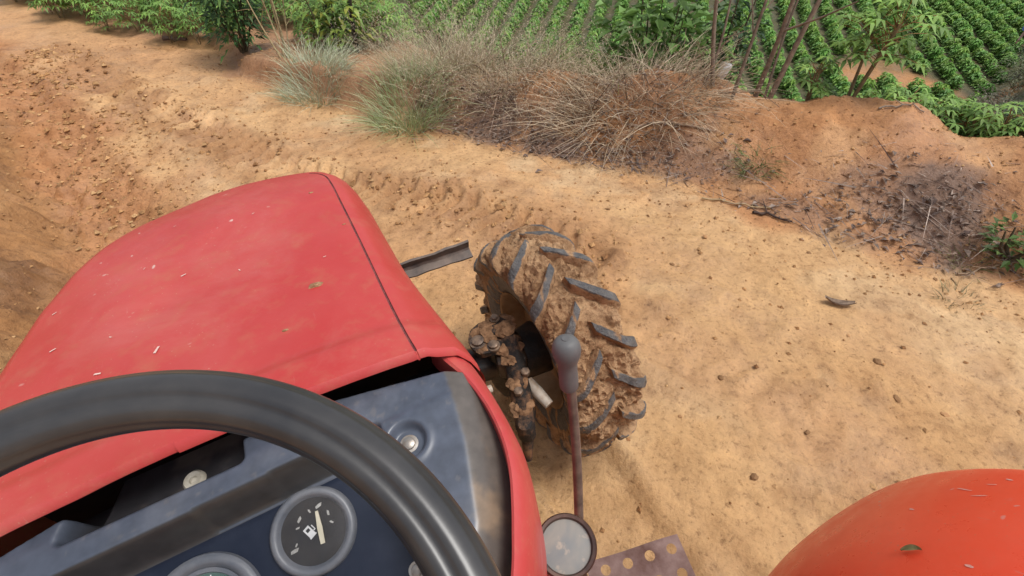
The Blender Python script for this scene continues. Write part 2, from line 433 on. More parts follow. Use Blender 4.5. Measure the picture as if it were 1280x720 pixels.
def mk_soil():
    mt, nt, b = newmat('laterite_soil', .9, .25)
    at = N(nt, 'ShaderNodeAttribute'); at.attribute_name = 'col'
    n1 = noise(nt, 7, 8, .68); n2 = noise(nt, 42, 6, .7); n3 = noise(nt, 140, 4, .65)
    c = mix(nt, 1., at.outputs['Color'], ramp(nt, n1.outputs['Fac'], [(.30, (.66, .60, .54)), (.46, (.96, .95, .94)), (.55, (1.03, 1.03, 1.03)), (.72, (1.22, 1.22, 1.20))]), 'MULTIPLY')
    c = mix(nt, 1., c, ramp(nt, n2.outputs['Fac'], [(.30, (.52, .46, .40)), (.45, (.97, .96, .95)), (.75, (1.14, 1.13, 1.10))]), 'MULTIPLY')
    # scattered darker crumbs and bits
    vo = nt.nodes.new('ShaderNodeTexVoronoi'); tc = N(nt, 'ShaderNodeTexCoord'); vo.inputs['Scale'].default_value = 34
    wn = noise(nt, 50, 3); va = nt.nodes.new('ShaderNodeVectorMath'); va.operation = 'MULTIPLY_ADD'; va.inputs[1].default_value = (.03, .03, .03)
    nt.links.new(wn.outputs['Color'], va.inputs[0]); nt.links.new(tc.outputs['Object'], va.inputs[2]); nt.links.new(va.outputs[0], vo.inputs['Vector'])
    sp = ramp(nt, vo.outputs['Distance'], [(.10, 1.), (.2, 0.)]); mk = ramp(nt, n1.outputs['Fac'], [(.50, 0.), (.60, .55)])
    c = mix(nt, mix(nt, 1., sp, mk, 'MULTIPLY'), c, (.20, .105, .045))
    nt.links.new(c, b.inputs['Base Color']); nw = noise(nt, 1.7, 5, .6); nt.links.new(ramp(nt, nw.outputs['Fac'], [(.40, .88), (.60, .42)]), b.inputs['Roughness']); b.inputs['Specular IOR Level'].default_value = .5
    p = bump(nt, None, n1.outputs['Fac'], .55, .035); p = bump(nt, None, n2.outputs['Fac'], .60, .014, p); bump(nt, b, n3.outputs['Fac'], .45, .004, p)
    return mt


M_soil = mk_soil()
M_leaf = attrmat('leaf_green', .55, .28, .25, 12, .4)
M_straw = attrmat('dry_straw', .85, .15, .3, 25, .2)
M_twig = attrmat('dead_twig', .85, 0., .4, 40, .2)
M_clod = attrmat('soil_clod', .92, 0., .35, 60, .2)

# ------------------------------------------------------------------ world and light
w = bpy.data.worlds.new('World'); scene.world = w; w.use_nodes = True; nt = w.node_tree
bg = nt.nodes['Background']; sky = nt.nodes.new('ShaderNodeTexSky'); sky.sky_type = 'NISHITA'; sky.sun_disc = False
SUN_EL, SUN_AZ = 68., 105.          # azimuth clockwise from +Y
sky.sun_elevation = R_(SUN_EL); sky.sun_rotation = R_(SUN_AZ); sky.air_density = 1.0; sky.dust_density = 3.0; sky.ozone_density = 1.0
hs = nt.nodes.new('ShaderNodeHueSaturation'); hs.inputs['Saturation'].default_value = .38
nt.links.new(sky.outputs[0], hs.inputs['Color']); nt.links.new(hs.outputs[0], bg.inputs['Color']); bg.inputs['Strength'].default_value = .13
sl = bpy.data.lights.new('sun', 'SUN'); sl.energy = 1.5; sl.angle = R_(22); sl.color = (1, .98, .94); so = bpy.data.objects.new('sun', sl); col.objects.link(so)
a = R_(SUN_AZ); e = R_(SUN_EL); dv = Vector((math.sin(a) * math.cos(e), math.cos(a) * math.cos(e), math.sin(e)))
so.rotation_euler = dv.to_track_quat('Z', 'Y').to_euler(); so.location = (0, 0, 20)
scene.view_settings.view_transform = 'Standard'; scene.view_settings.look = 'None'; scene.view_settings.exposure = 0.50; scene.view_settings.gamma = 1


# ------------------------------------------------------------------ ground
def axis(lo, hi, step, far0, far1, g=1.035):
    c = list(np.arange(lo, hi, step)); s = step; x = hi
    while x < far1: c.append(x); s = min(s * g, 25); x += s
    c.append(far1); s = step; x = lo
    while x > far0: s = min(s * g, 25); x -= s; c.insert(0, x)
    return np.array(c)


GX = axis(-3.3, 2.9, .02, -350, 350); GY = axis(.35, 4.6, .02, -300, 420)
X, Y = np.meshgrid(GX, GY, indexing='ij'); Z = terrain(X, Y)
LITTER = [((620, 140), .50, .24, .8), ((560, 152), .3, .12, .5), ((690, 184), .50, .14, .8), ((760, 192), .40, .12, .45), ((850, 206), .42, .15, .6), ((1175, 268), .36, .21, 1.), ((1100, 240), .3, .16, .5), ((985, 264), .32, .10, .5), ((1215, 330), .4, .10, .35), ((1060, 300), .3, .08, .3), ((800, 118), .5, .25, .40), ((740, 135), .35, .2, .4)]
LITTER = [(*gp(*p), rx, ry, s) for p, rx, ry, s in LITTER]


def litter_mask(x, y):
    mk = np.zeros(x.shape)
    for cx, cy, rx, ry, s in LITTER:
        a = R_(-25); dx = (x - cx) * math.cos(a) + (y - cy) * math.sin(a); dy = -(x - cx) * math.sin(a) + (y - cy) * math.cos(a)
        q = np.hypot(dx / rx, dy / ry) + .9 * fbm(x * 4, y * 4, 4, 61)
        mk = np.maximum(mk, s * sstep(1.15, .55, q))
    return mk


def soil_colour(x, y):
    d, (h, c, f), _ = polydist(x, y, EDGE, (EH, EC, EF)); f = np.minimum(f, np.interp(x, [-5.5, -3.6, -2.2, -1.2, -.3, .5, 30], [20, 4.4, 2.6, 1.6, 1.1, 1.1, 1.5])); d = d + .22 * fbm(x * 2.2, y * 2.2, 4, 71)
    b, _, _ = polydist(x, y, BANK); b = b + .25 * fbm(x * 1.8, y * 1.8, 4, 72)
    def L(a, bb, t): return a + (np.asarray(bb) - a) * t[..., None]
    n = fbm(x * .9, y * .9, 4, 73); n2 = fbm(x * 3.2, y * 3.2, 4, 74); n3 = fbm(x * 9, y * 9, 3, 75)
    C = np.broadcast_to(np.array([.55, .335, .160]), x.shape + (3,)).copy()
    C = L(C, (.50, .265, .115), sstep(-.1, .5, n + .4 * n2))                      # wetter orange patches
    C = L(C, (.61, .43, .245), .7 * sstep(.08, .42, n2 - .3 * n + .3 * n3))         # pale dried film
    C = L(C, (.46, .27, .115), .6 * sstep(2.3, 1.1, np.hypot(x - .6, y - .7)))   # damp by the wheel
    C = L(C, (.50, .275, .130), .8 * sstep(3.6, 5.4, y) )                            # redder up the track
    C = L(C, (.37, .205, .095), .55 * sstep(.12, .42, n3 + .5 * n2) * sstep(-.3, .2, n))
    t4 = np.minimum(np.abs(polydist(x, y, RUT3)[0]), np.abs(polydist(x, y, RUT4)[0])); C = L(C, (.45, .25, .115), .5 * sstep(.26, .08, t4 + .12 * n3) * sstep(-.25, .15, n))
    t, _, al = polydist(x, y, TRACK); C = L(C, (.34, .175, .075), .85 * sstep(.34, .1, np.abs(t) + .1 * n3) * sstep(-.3, .15, n2 + .15))
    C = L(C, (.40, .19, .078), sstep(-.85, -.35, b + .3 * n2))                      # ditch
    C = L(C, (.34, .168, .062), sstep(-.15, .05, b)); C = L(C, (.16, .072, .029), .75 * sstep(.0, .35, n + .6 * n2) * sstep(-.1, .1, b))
    C = L(C, (.46, .27, .115), .7 * sstep(.05, .4, n2 - n) * sstep(.05, .3, b))
    C = L(C, (.42, .20, .080), sstep(-.06, .10, d)); C = L(C, (.50, .28, .13), .7 * sstep(0, .4, n2) * sstep(.0, .2, d))
    C = L(C, (.29, .13, .055), .6 * sstep(.1, .4, n) * sstep(.0, .2, d)); C = L(C, (.34, .195, .11), .75 * sstep(-.06, .1, d) * sstep(.6, -.6, x))
    C = L(C, (.17, .112, .085), .85 * litter_mask(x, y))
    fld = sstep(0, .8, d - f)
    g = np.array([.050, .064, .024]); C = L(C, g, fld * .9)
    orange = sstep(.12, .3, fbm(x * .5, y * .5, 3, 77)) * sstep(9.5, 10.5, x) * sstep(1.5, .2, x - .9 * y) * sstep(22, 19, y)
    C = L(C, (.40, .19, .07), fld * orange)
    pp = np.exp(-(((x + 7.2) / 2.2) ** 2 + ((y - 11.8) / .8) ** 2) * 1.2); C = L(C, (.50, .30, .2), np.clip(pp * 1.6, 0, 1))
    return C


n0, n1 = X.shape
I = np.arange(n0 * n1).reshape(n0, n1); F = np.stack([I[:-1, :-1], I[1:, :-1], I[1:, 1:], I[:-1, 1:]], -1).reshape(-1, 4)
go = link('ground', np_mesh('ground', np.stack([X, Y, Z], -1).reshape(-1, 3), F, M_soil, colr=soil_colour(X, Y).reshape(-1, 3)))
tag(go, 'rutted orange clay track with its banks and the valley floor beyond', 'ground', kind='structure')

# ------------------------------------------------------------------ tractor
OFF = 1.485                                       # height of the steering wheel's centre above the tractor's base
yaw, lean = R_(-27), R_(9.1)
Fv = np.array([math.sin(yaw), math.cos(yaw), 0]); Rv = np.array([math.cos(yaw), -math.sin(yaw), 0]); Uv = np.array([0, 0, 1.])
Rt = Rv * math.cos(lean) + Uv * math.sin(lean); Ut = Uv * math.cos(lean) - Rv * math.sin(lean)
SC = CAM + np.array([-.168, -.005, -.301])
base = SC - Ut * OFF
tractor = empty('tractor')
tm = Matrix.Identity(4)
for i in range(3): tm[i][0] = Rt[i]; tm[i][1] = Fv[i]; tm[i][2] = Ut[i]; tm[i][3] = base[i]
tractor.matrix_world = tm
tag(tractor, 'red farm tractor seen from its seat, with dusty faded hood and mud-caked front wheel', 'tractor')
UP = (0, 0, OFF)


def catmull(P, n):
    P = np.asarray(P, float); Q = np.vstack([2 * P[0] - P[1], P, 2 * P[-1] - P[-2]]); out = []
    t = np.linspace(0, len(P) - 1 - 1e-6, n)
    for u in t:
        i = int(u); f = u - i; a, b, c, d = Q[i:i + 4]
        out.append(.5 * (2 * b + (c - a) * f + (2 * a - 5 * b + 4 * c - d) * f * f + (3 * b - a - 3 * c + d) * f ** 3))
    return np.array(out)


# --- hood: outline of its top, then the top, the rounded edge and the skirt
loop = catmull([(.203, .318), (.200, .36), (.197, .45), (.194, .6), (.190, .74), (.187, .82), (.180, .872), (.155, .912), (.10, .935), (.04, .945), (-.05, .937), (-.12, .915), (-.17, .887), (-.21, .845),
                (-.250, .77), (-.278, .68), (-.295, .58), (-.300, .48), (-.296, .40), (-.290, .322)], 180)
CX = -.048


def hood_z(x, y):
    z = -.152 - .10 * y
    z = z + .016 * (1 - np.clip(np.abs(x - CX) / .245, 0, 1) ** 2)
    z = z + .006 * sstep(.385, .365, y) - .10 * np.clip(y - .78, 0, 1) ** 2 * 6
    z = z + .0025 * np.sin((y - .1 * x) * 9) + .0045 * fbm(x * 7 + 5, y * 7, 2, 81) + .0012 * fbm(x * 22, y * 22, 2, 82) - .004 * np.exp(-(((x + .1) / .05) ** 2 + ((y - .6) / .035) ** 2))
    return z


ss = np.concatenate([np.linspace(0, .9, 40), np.linspace(.915, 1, 10)])
spine = np.stack([np.full(180, CX), np.interp(loop[:, 1], [.318, .945], [.318, .70])], 1)
top = np.array([spine + s * (loop - spine) for s in ss])                     # rows s, columns along the outline
Zt = hood_z(top[..., 0], top[..., 1]); Pt = np.dstack([top, Zt])
mb = MB(); mb.grid(Pt, 0)
# inward normals of the outline
tg = np.gradient(loop, axis=0); nr = np.stack([tg[:, 1], -tg[:, 0]], 1); nr /= np.linalg.norm(nr, axis=1)[:, None]
rear = sstep(.62, .32, loop[:, 1])
seam = [(.0, 0, 0.), (.0010, -.003, 0), (.0022, -.003, 0), (.0032, -.0010, 0)]
skirt = [(.0032, -.0010), (.012, -.0035), (.022, -.013), (.032, -.028), (.041, -.052), (.047, -.08), (.050, -.11), (.050, -.16), (.046, -.24), (.046, -.42)]
zb = hood_z(loop[:, 0], loop[:, 1])
sk = sstep(.150, .165, loop[:, 0]) * (loop[:, 1] < .93); S = np.array([np.column_stack([loop + nr * o, zb + dz * sk + (1 - sk) * -.25 * o]) for o, dz, _ in seam]); ns = int((sk > .5).sum()); mb.grid(S[:, :ns + 1], 1); mb.grid(S[:, ns:], 0)
flare = 1 + .42 * rear * (loop[:, 0] > 0)
K = np.array([np.column_stack([loop + nr * (o * (flare if i > 2 else 1))[:, None] if i > 2 else loop + nr * o, zb + dz]) for i, (o, dz) in enumerate(skirt)]); mb.grid(K, 0)
hood = mb.build('hood', [M_hood, M_seam], tractor, loc=UP)
# rear lip of the hood, turned down over the dash gap
edge = np.concatenate([K[::-1][4:, 0], S[::-1][:, 0], Pt[::-1][:, 0], Pt[:, -1], S[:, -1], K[:6, -1]])
E0 = edge; E1 = edge + np.array([0, -.0045, -.004]); E2 = edge + np.array([0, -.006, -.010]); E3 = edge + np.array([0, -.002, -.015]); E4 = edge + np.array([0, .025, -.016])
MB().grid(np.array([E0, E1, E2, E3, E4]), 0).build('rear_lip', [M_cowl], hood)
# rust spot: a stone chip scar with a lump of dried mud
M_speck = plain('speck', (.20, .10, .045), (.42, .25, .13), 200, .9); M_chip = plain('chip_pale', (.66, .42, .36), (.74, .55, .48), 80, .7)
for (x, y, r, s) in ((.118, .515, .009, 1), (.07, .44, .004, 2), (.15, .80, .004, 3), (.183, .66, .003, 4)):
    sc = MB(); th = np.linspace(0, 2 * np.pi, 14, endpoint=False); rr = r * (1 + .5 * np.array([vnoise(np.cos(t) * 2 + s, np.sin(t) * 2, s) for t in th]))
    ring = np.column_stack([x + rr * 1.3 * np.cos(th), y + rr * .7 * np.sin(th)]); zc = hood_z(ring[:, 0], ring[:, 1])
    rows = [np.column_stack([ring, zc - .001]), np.column_stack([(ring - (x, y)) * .7 + (x, y), zc + r * .25]), np.column_stack([(ring - (x, y)) * .15 + (x, y), zc + r * .33])]
    sc.grid(np.array(rows), 0, cv=True); sc.build('mud_speck', [M_speck], hood)
cr = np.random.default_rng(5)
for (x, y, L, an) in ((-.085, .50, .010, 1.2), (-.155, .50, .008, -.4), (-.06, .66, .007, .3), (-.23, .60, .009, .2), (-.12, .72, .006, 1.), (.02, .62, .005, 2.), (.05, .78, .005, .6), (-.15, .57, .006, 2.4), (.14, .58, .006, .2), (-.02, .40, .005, 1.), (-.25, .70, .006, .4), (-.08, .83, .005, .1)):
    c, s = math.cos(an), math.sin(an); q = np.array([(-L, -L * .25), (L, -L * .2), (L * .8, L * .25), (-L * .9, L * .3)]) * cr.uniform(.4, .7)
    P = np.column_stack([x + q[:, 0] * c - q[:, 1] * s, y + q[:, 0] * s + q[:, 1] * c]); z = hood_z(P[:, 0], P[:, 1]) + .0012
    MB().add(np.column_stack([P, z]), [(0, 1, 2, 3)]).build('paint_chip', [M_chip], hood, smooth=False)

# --- red cowl side beside the dash
ys = np.array([.345, .318, .285, .248, .215, .184, .155, .128, .10, .07, .035, 0, -.04, -.08])
xi = np.array([.222, .229, .242, .249, .2505, .248, .241, .230, .217, .202, .180, .155, .118, .07])
xo = np.array([.262, .267, .2695, .270, .2705, .269, .262, .2535, .240, .224, .202, .176, .138, .09])
tt = np.linspace(0, 1, 60); ys2 = np.interp(tt, np.linspace(0, 1, 14), ys); xi2 = np.interp(ys2[::-1], ys[::-1], xi[::-1])[::-1]; xo2 = np.interp(ys2[::-1], ys[::-1], xo[::-1])[::-1]
ker = np.ones(5) / 5
sm = lambda v: np.convolve(np.pad(v, 2, mode='edge'), ker, 'valid')
xi2, xo2 = sm(xi2), sm(xo2)
rows = []
for fr, z in ((-.12, -.245), (-.04, -.222), (0, -.214), (.12, -.2125), (.35, -.216), (.62, -.228), (.83, -.245), (.95, -.266), (1., -.29), (1., -.36), (.93, -.55), (.88, -.80)):
    rows.append(np.column_stack([xi2 + (xo2 - xi2) * fr, ys2, np.full(60, z) - .012 * sstep(.15, -.08, ys2)]))
MB().grid(np.array(rows)).build('side_cowl', [M_cowl], tractor, loc=UP)
# left side cowl (mirrored about the hood's middle line) so the dash is closed
rl = [r * np.array([-1, 1, 1]) + np.array([2 * CX, 0, 0]) for r in rows]
MB().grid(np.array(rl)).build('side_cowl', [M_cowl], tractor, loc=UP)

# --- dash: a moulded height field
DS = .0017; gx = np.arange(-.345, .262, DS); gy = np.arange(-.085, .375, DS); DX, DY = np.meshgrid(gx, gy, indexing='ij')
ridge = np.interp(DY, [-.08, 0, .06, .128, .204, .25, .301, .34], [.03, .115, .155, .193, .214, .2205, .225, .222])
XP = .136
zt = np.full(DX.shape, -.200)
panel_z = -.246 - (.262 - DY) * .47
Lm = 2 * CX - DX                                           # mirrored x for the left side
xr = np.where(DX > CX, DX, Lm)
inpan = (DX < XP) & (DY < .263 + .002 * np.sin(DX * 12)) & (DX > 2 * CX - XP - .02)
# blue ledge in front of the panel sags slightly towards the ends
zd = np.where(inpan, panel_z, zt + .05 * (DY - .3) * (DY < .3))
zd = np.where(~inpan & (DY < .262), -.200 - .16 * (.262 - DY), zd)
notch = (DX > -.180 + .30 * (DY - .297)) & (DX < -.004) & (DY > .297)
zd = np.where(notch, -.240 - .10 * (DY - .297), zd)
side = xr - ridge
zd = np.where(side > 0, np.minimum(zd, -.2 - .16 * np.maximum(0, .262 - DY) - .55 * side - 4 * side ** 2), zd)
ycut = .326 - .21 * np.clip(xr - .085, 0, .2); zd = np.where((DY > ycut) & ~notch, -.262 - .4 * (DY - ycut), zd)


def blur(z, n):
    for _ in range(n):
        p = np.pad(z, 1, mode='edge'); z = (p[:-2, 1:-1] + p[2:, 1:-1] + p[1:-1, :-2] + p[1:-1, 2:] + 2 * z) / 6
    return z


zd = blur(zd, 6)
# a moulded recess round the fixing screw at the right, and a thin raised edge at the panel
rq = np.hypot(DX - .160, DY - .232); zd = zd - .009 * sstep(.021, .015, rq) + .0015 * np.exp(-((rq - .0235) / .004) ** 2)
zd = zd + .002 * np.exp(-((DY - .2555) / .0022) ** 2) * (DX < XP - .02) * (DX > -.2)
lim = np.interp(DY, ys[::-1], xi[::-1]) + .004
keep = (xr < lim)
n0, n1 = DX.shape; I = np.arange(n0 * n1).reshape(n0, n1); Q = np.stack([I[:-1, :-1], I[1:, :-1], I[1:, 1:], I[:-1, 1:]], -1)
cx_ = (DX[:-1, :-1] + DS / 2); cy_ = (DY[:-1, :-1] + DS / 2)
kq = keep[:-1, :-1] & keep[1:, 1:]
pan = (cx_ < XP - .004) & (cy_ < .2545) & (cx_ > 2 * CX - XP - .016)
dn = fbm(DX * 22, DY * 22, 5, 83); dn2 = fbm(DX * 130, DY * 130, 3, 84)
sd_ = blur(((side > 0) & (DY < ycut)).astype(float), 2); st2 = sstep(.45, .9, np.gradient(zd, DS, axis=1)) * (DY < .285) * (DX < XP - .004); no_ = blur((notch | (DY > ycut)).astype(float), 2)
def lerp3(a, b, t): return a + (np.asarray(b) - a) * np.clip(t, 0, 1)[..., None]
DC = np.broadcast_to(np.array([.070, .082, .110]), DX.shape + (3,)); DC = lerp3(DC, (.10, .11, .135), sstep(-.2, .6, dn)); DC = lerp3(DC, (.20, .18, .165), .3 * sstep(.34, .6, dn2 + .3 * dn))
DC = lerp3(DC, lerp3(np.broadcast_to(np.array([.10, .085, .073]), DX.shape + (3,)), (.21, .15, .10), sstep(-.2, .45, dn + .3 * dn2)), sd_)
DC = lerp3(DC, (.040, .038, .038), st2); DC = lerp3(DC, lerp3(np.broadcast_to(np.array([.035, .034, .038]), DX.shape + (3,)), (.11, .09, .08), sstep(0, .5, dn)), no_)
VD = np.stack([DX, DY, zd], -1).reshape(-1, 3)


def sub(name, sel, mats, colr=None):
    f = Q[sel]; u, inv = np.unique(f, return_inverse=True); return np_mesh(name, VD[u], inv.reshape(-1, 4), mats, colr=None if colr is None else colr.reshape(-1, 3)[u])


M_dash = attrmat('moulded_dash_plastic', .34, 0., .22, 60, .55)
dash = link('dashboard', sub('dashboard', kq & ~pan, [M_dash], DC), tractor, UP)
panel = link('instrument_panel', sub('instrument_panel', kq & pan, [M_panel]), tractor, UP)
# bulkhead behind the dash and steering column cover below it
MB().box((.42, .02, .5), TM((CX, .36, -.56))).box((.34, .30, .55), TM((CX, .12, -.68)), .03).box((.53, .02, .75), TM((-.028, .44, -.60)), .006).build('bulkhead', [M_dark], tractor, loc=UP)
# grommet on the inner panel, fixing screws
MB().lathe([(.0, .0), (.004, .001), (.0045, .0045), (.0095, .006), (.012, .003), (.0125, -.003)], (-.072, .328, -.243), (0, -.1, 1), 24).build('grommet', [M_cream], dash)


def screw(o, ax, r, parent):
    sb = MB().lathe([(r * 1.5, -.001), (r * 1.5, .0012), (r * 1.05, .0015), (r, .004), (r * .7, .0052), (0, .0054)], o, ax, 20)
    sb.build('screw', [M_steel], parent)


screw((.160, .2325, -.2145), (0, -.16, 1), .0065, dash); PN = np.array([0, -.425, .905])
screw((.117, .145, -.3005), PN, .006, panel)
screw((.10, .235, -.2585), PN, .003, panel)


def on_panel(x, y): return np.array([x, y, -.246 - (.262 - y) * .47])


A1 = np.array([1., 0, 0]); A2 = np.cross(PN, A1)                 # in-panel axes: right, up (away from the driver)


def gauge(c, r, name, facemat, fuel):
    g = MB().lathe([(r * 1.02, -.003), (r * 1.0, .006), (r * .95, .0085), (r * .88, .009), (r * .82, .0075), (r * .78, .004), (r * .76, .003)], c, PN, 64).build(name, [M_bezel], panel)
    gl = bpy.data.materials.get('gauge_glass')
    if gl is None:
        gl, gn, gb = newmat('gauge_glass', .12); tp = gn.nodes.new('ShaderNodeBsdfTransparent'); gg = gn.nodes.new('ShaderNodeBsdfGlossy'); gg.inputs['Roughness'].default_value = .16; mz = gn.nodes.new('ShaderNodeMixShader'); sm_ = noise(gn, 26, 4)
        gn.links.new(ramp(gn, sm_.outputs['Fac'], [(.4, .012), (.75, .045)]), mz.inputs[0]); gn.links.new(tp.outputs[0], mz.inputs[1]); gn.links.new(gg.outputs[0], mz.inputs[2]); gn.links.new(mz.outputs[0], gn.nodes['Material Output'].inputs['Surface'])
    MB().lathe([(r * .82, .0072), (r * .5, .0086), (0, .009)], c, PN, 48).build('gauge_glass', [gl], g)
    f = MB().lathe([(r * .79, .0028), (r * .4, .0026), (0, .0026)], c, PN, 48).build('gauge_face', [facemat], g)
    return g


c1 = on_panel(.035, .220); fuel = gauge(c1, .0435, 'fuel_gauge', M_face, True)
c2 = on_panel(-.082, .196); hour = gauge(c2, .056, 'large_gauge', M_teal, False)
MB().lathe([(.043, .0022), (.043, .0046), (.039, .0046), (.038, .003)], c2, PN, 48).build('inner_ring', [M_bezel], hour)


def flat(mbx, c, pts, h0, h1):
    """a thin plate lying on the gauge face; pts in metres along the panel axes"""
    n = len(pts); V = [c + A1 * u + A2 * v + PN * h0 for u, v in pts] + [c + A1 * u + A2 * v + PN * h1 for u, v in pts]
    return mbx.add(V, [tuple(range(n))[::-1], tuple(range(n, 2 * n))] + [(i, (i + 1) % n, n + (i + 1) % n, n + i) for i in range(n)])


def rot(pts, an, o=(0, 0)): c, s = math.cos(an), math.sin(an); return [(u * c - v * s + o[0], u * s + v * c + o[1]) for u, v in pts]


ik = MB(); A = .45; oc = (-.0035, .0005)                           # petrol pump pictogram
for q in ([(-.0045, -.006), (.0035, -.006), (.0035, -.0045), (-.0045, -.0045)], [(-.004, -.0045), (-.0025, -.0045), (-.0025, .0065), (-.004, .0065)], [(.0015, -.0045), (.003, -.0045), (.003, .0065), (.0015, .0065)],
          [(-.0025, -.0045), (.0015, -.0045), (.0015, .001), (-.0025, .001)], [(-.0025, .0045), (.0015, .0045), (.0015, .0065), (-.0025, .0065)],
          [(.0034, -.002), (.0056, -.002), (.0056, -.001), (.0034, -.001)], [(.0048, -.001), (.0057, -.001), (.0057, .004), (.0048, .004)]):
    flat(ik, c1, rot(q, A, oc), .0028, .0034)
ik.build('pump_symbol', [M_white], fuel, smooth=False)
fl = MB()                                                          # what is left of the flaked scale marks
for u, v, r, an in ((-.0235, -.010, .0048, .3), (-.010, .0165, .0036, 1.), (.002, .020, .0024, 2.), (.012, .021, .0042, .5), (.019, .010, .003, 1.7), (-.014, .0095, .0024, .2), (.0195, .0, .0024, 2.5), (-.020, -.0055, .0022, 1.)):
    q = [(r * math.cos(t) * k, r * .55 * math.sin(t) * k) for t, k in ((0, 1.1), (1.1, .7), (2.2, 1.), (3.3, .9), (4.1, .6), (5.2, 1.))]
    flat(fl, c1, rot(q, an, (u, v)), .0028, .0033)
fl.build('scale_marks', [plain('flake', (.24, .23, .215), (.46, .45, .42), 160, .7)], fuel, smooth=False)
nd = MB(); flat(nd, c1, rot([(-.0022, -.010), (.0022, -.010), (.0026, .006), (.0014, .023), (-.0014, .023), (-.0026, .006)], -.12, (.0065, -.006)), .0045, .006)
nd.build('needle', [M_needle], fuel, smooth=False)
lt = MB()
for k in range(13):
    an = R_(-130 + k * 21.6); L = .006 if k % 3 == 0 else .0035
    flat(lt, c2, rot([(-.0006, .036 - L), (.0006, .036 - L), (.0006, .036), (-.0006, .036)], an), .0028, .0033)
lt.build('scale_marks', [M_white], hour, smooth=False)
nd = MB(); flat(nd, c2, rot([(-.0016, -.008), (.0016, -.008), (.0005, .031), (-.0005, .031)], 1.9), .0045, .006); nd.build('needle', [M_needle], hour, smooth=False)

# --- steering wheel
n_ = np.array([.0, -.328, .945]); n_ /= np.linalg.norm(n_); e1 = np.array([1., 0, 0]); e2 = np.cross(n_, e1)
sw = MB(); t = np.linspace(0, 2 * np.pi, 160, endpoint=False); ph = np.linspace(0, 2 * np.pi, 56, endpoint=False)
rad = .0158 * (1 - .17 * np.exp(-((ph - 1.75) / .20) ** 2) - .05 * np.exp(-((ph - 2.8) / .15) ** 2) - .04 * np.exp(-((ph - .6) / .12) ** 2))
P = np.zeros((160, 56, 3))
for i, tv in enumerate(t):
    er = math.cos(tv) * e1 + math.sin(tv) * e2
    P[i] = .18 * er + rad[:, None] * (np.cos(ph)[:, None] * er + np.sin(ph)[:, None] * n_)
sw.grid(P, cu=True, cv=True); wheel = sw.build('steering_wheel', [M_rim], tractor, loc=UP, angle=70)
hb = MB().lathe([(0, -.012), (.030, -.014), (.034, -.03), (.036, -.055), (.022, -.08), (.022, -.3)], (0, 0, 0), n_, 40); hb.build('hub', [M_inner], wheel)
for an in (200, 270, 340):
    er = math.cos(R_(an)) * e1 + math.sin(R_(an)) * e2
    MB().tube([er * .028 - n_ * .04, er * .08 - n_ * .028, er * .13 - n_ * .012, er * .18], [.009, .009, .008, .008], 14).build('spoke', [M_steel], wheel)

# --- gear lever
kn = np.array([.377, .281, -.255]); bt = np.array([.345, .214, -.62]); ax = kn - bt; ax /= np.linalg.norm(ax)
lv = MB(); pts = [bt + (kn - bt) * s + np.array([.004 * math.sin(s * 3), 0, 0]) for s in np.linspace(-.6, .9, 14)]
lv.tube(pts, np.linspace(.0085, .0068, 14), 14); lever = lv.build('gear_lever', [M_rod], tractor, loc=UP)
K1 = MB().lathe([(0, .020), (.005, .0205), (.0055, .0195), (.010, .0185), (.0145, .0155), (.0178, .009), (.0188, .001), (.0178, -.007), (.0150, -.015), (.0130, -.022), (.0125, -.032), (.0130, -.048), (.0128, -.062), (.0115, -.066), (.006, -.067)], kn, ax, 40)
K1.build('knob', [M_knob], lever)

# --- round work lamp by the cowl
lc = np.array([.277, .121, -.40]); la = np.array([-.05, -.22, .97]); la /= np.linalg.norm(la); LR = .0345
lamp = MB().lathe([(LR * .88, .0025), (LR * .93, .0075), (LR * 1.03, .0080), (LR * 1.08, .005), (LR * 1.08, -.008), (LR * 1.0, -.012), (LR * .98, -.03), (LR * .8, -.055), (LR * .45, -.07), (0, -.072)], lc, la, 48).build('work_lamp', [M_lampring], tractor, loc=UP)
MB().lathe([(LR * .92, .0015), (LR * .7, .0022), (LR * .35, .0026), (0, .0028)], lc, la, 48).build('lens', [M_lens], lamp)
MB().tube([lc - la * .06, lc - la * .09 + np.array([.01, -.02, -.03]), lc + np.array([.02, -.03, -.25])], .009, 12).build('bracket', [M_lampring], lamp)

# --- perforated foot plate: rows of real holes
fb = bmesh.new(); hx, hy = 6, 8; cs = .048; rads = .0105; V = {}


def vv(p):
    k = (round(p[0], 5), round(p[1], 5))
    if k not in V: V[k] = fb.verts.new((p[0], p[1], 0))
    return V[k]


for i in range(hx):
    for j in range(hy):
        cx0 = (i + .5) * cs; cy0 = (j + .5) * cs; ho = True
        per = []
        for k in range(16):
            an = 2 * math.pi * k / 16; dx, dy = math.cos(an), math.sin(an); q = cs / 2 / max(abs(dx), abs(dy)); per.append((cx0 + dx * q, cy0 + dy * q))
        outer = [vv(p) for p in per]
        if ho:
            inn = [vv((cx0 + rads * math.cos(2 * math.pi * k / 16), cy0 + rads * math.sin(2 * math.pi * k / 16))) for k in range(16)]
            for k in range(16): fb.faces.new((outer[k], outer[(k + 1) % 16], inn[(k + 1) % 16], inn[k]))
        else: fb.faces.new(outer)
geo = bmesh.ops.solidify(fb, geom=fb.faces[:], thickness=.004)
for v in fb.verts:
    v.co.z += .010 * float(vnoise(v.co.x * 9, v.co.y * 9, 4)) + .004 * math.sin(v.co.x * 30)
fm = bpy.data.meshes.new('foot_plate'); bmesh.ops.recalc_face_normals(fb, faces=fb.faces[:]); fb.to_mesh(fm); fb.free(); fm.materials.append(M_plate)
fp = link('foot_plate', fm, tractor, (.194, -.139, -.905 + OFF)); fp.rotation_euler = (0, 0, R_(-12))

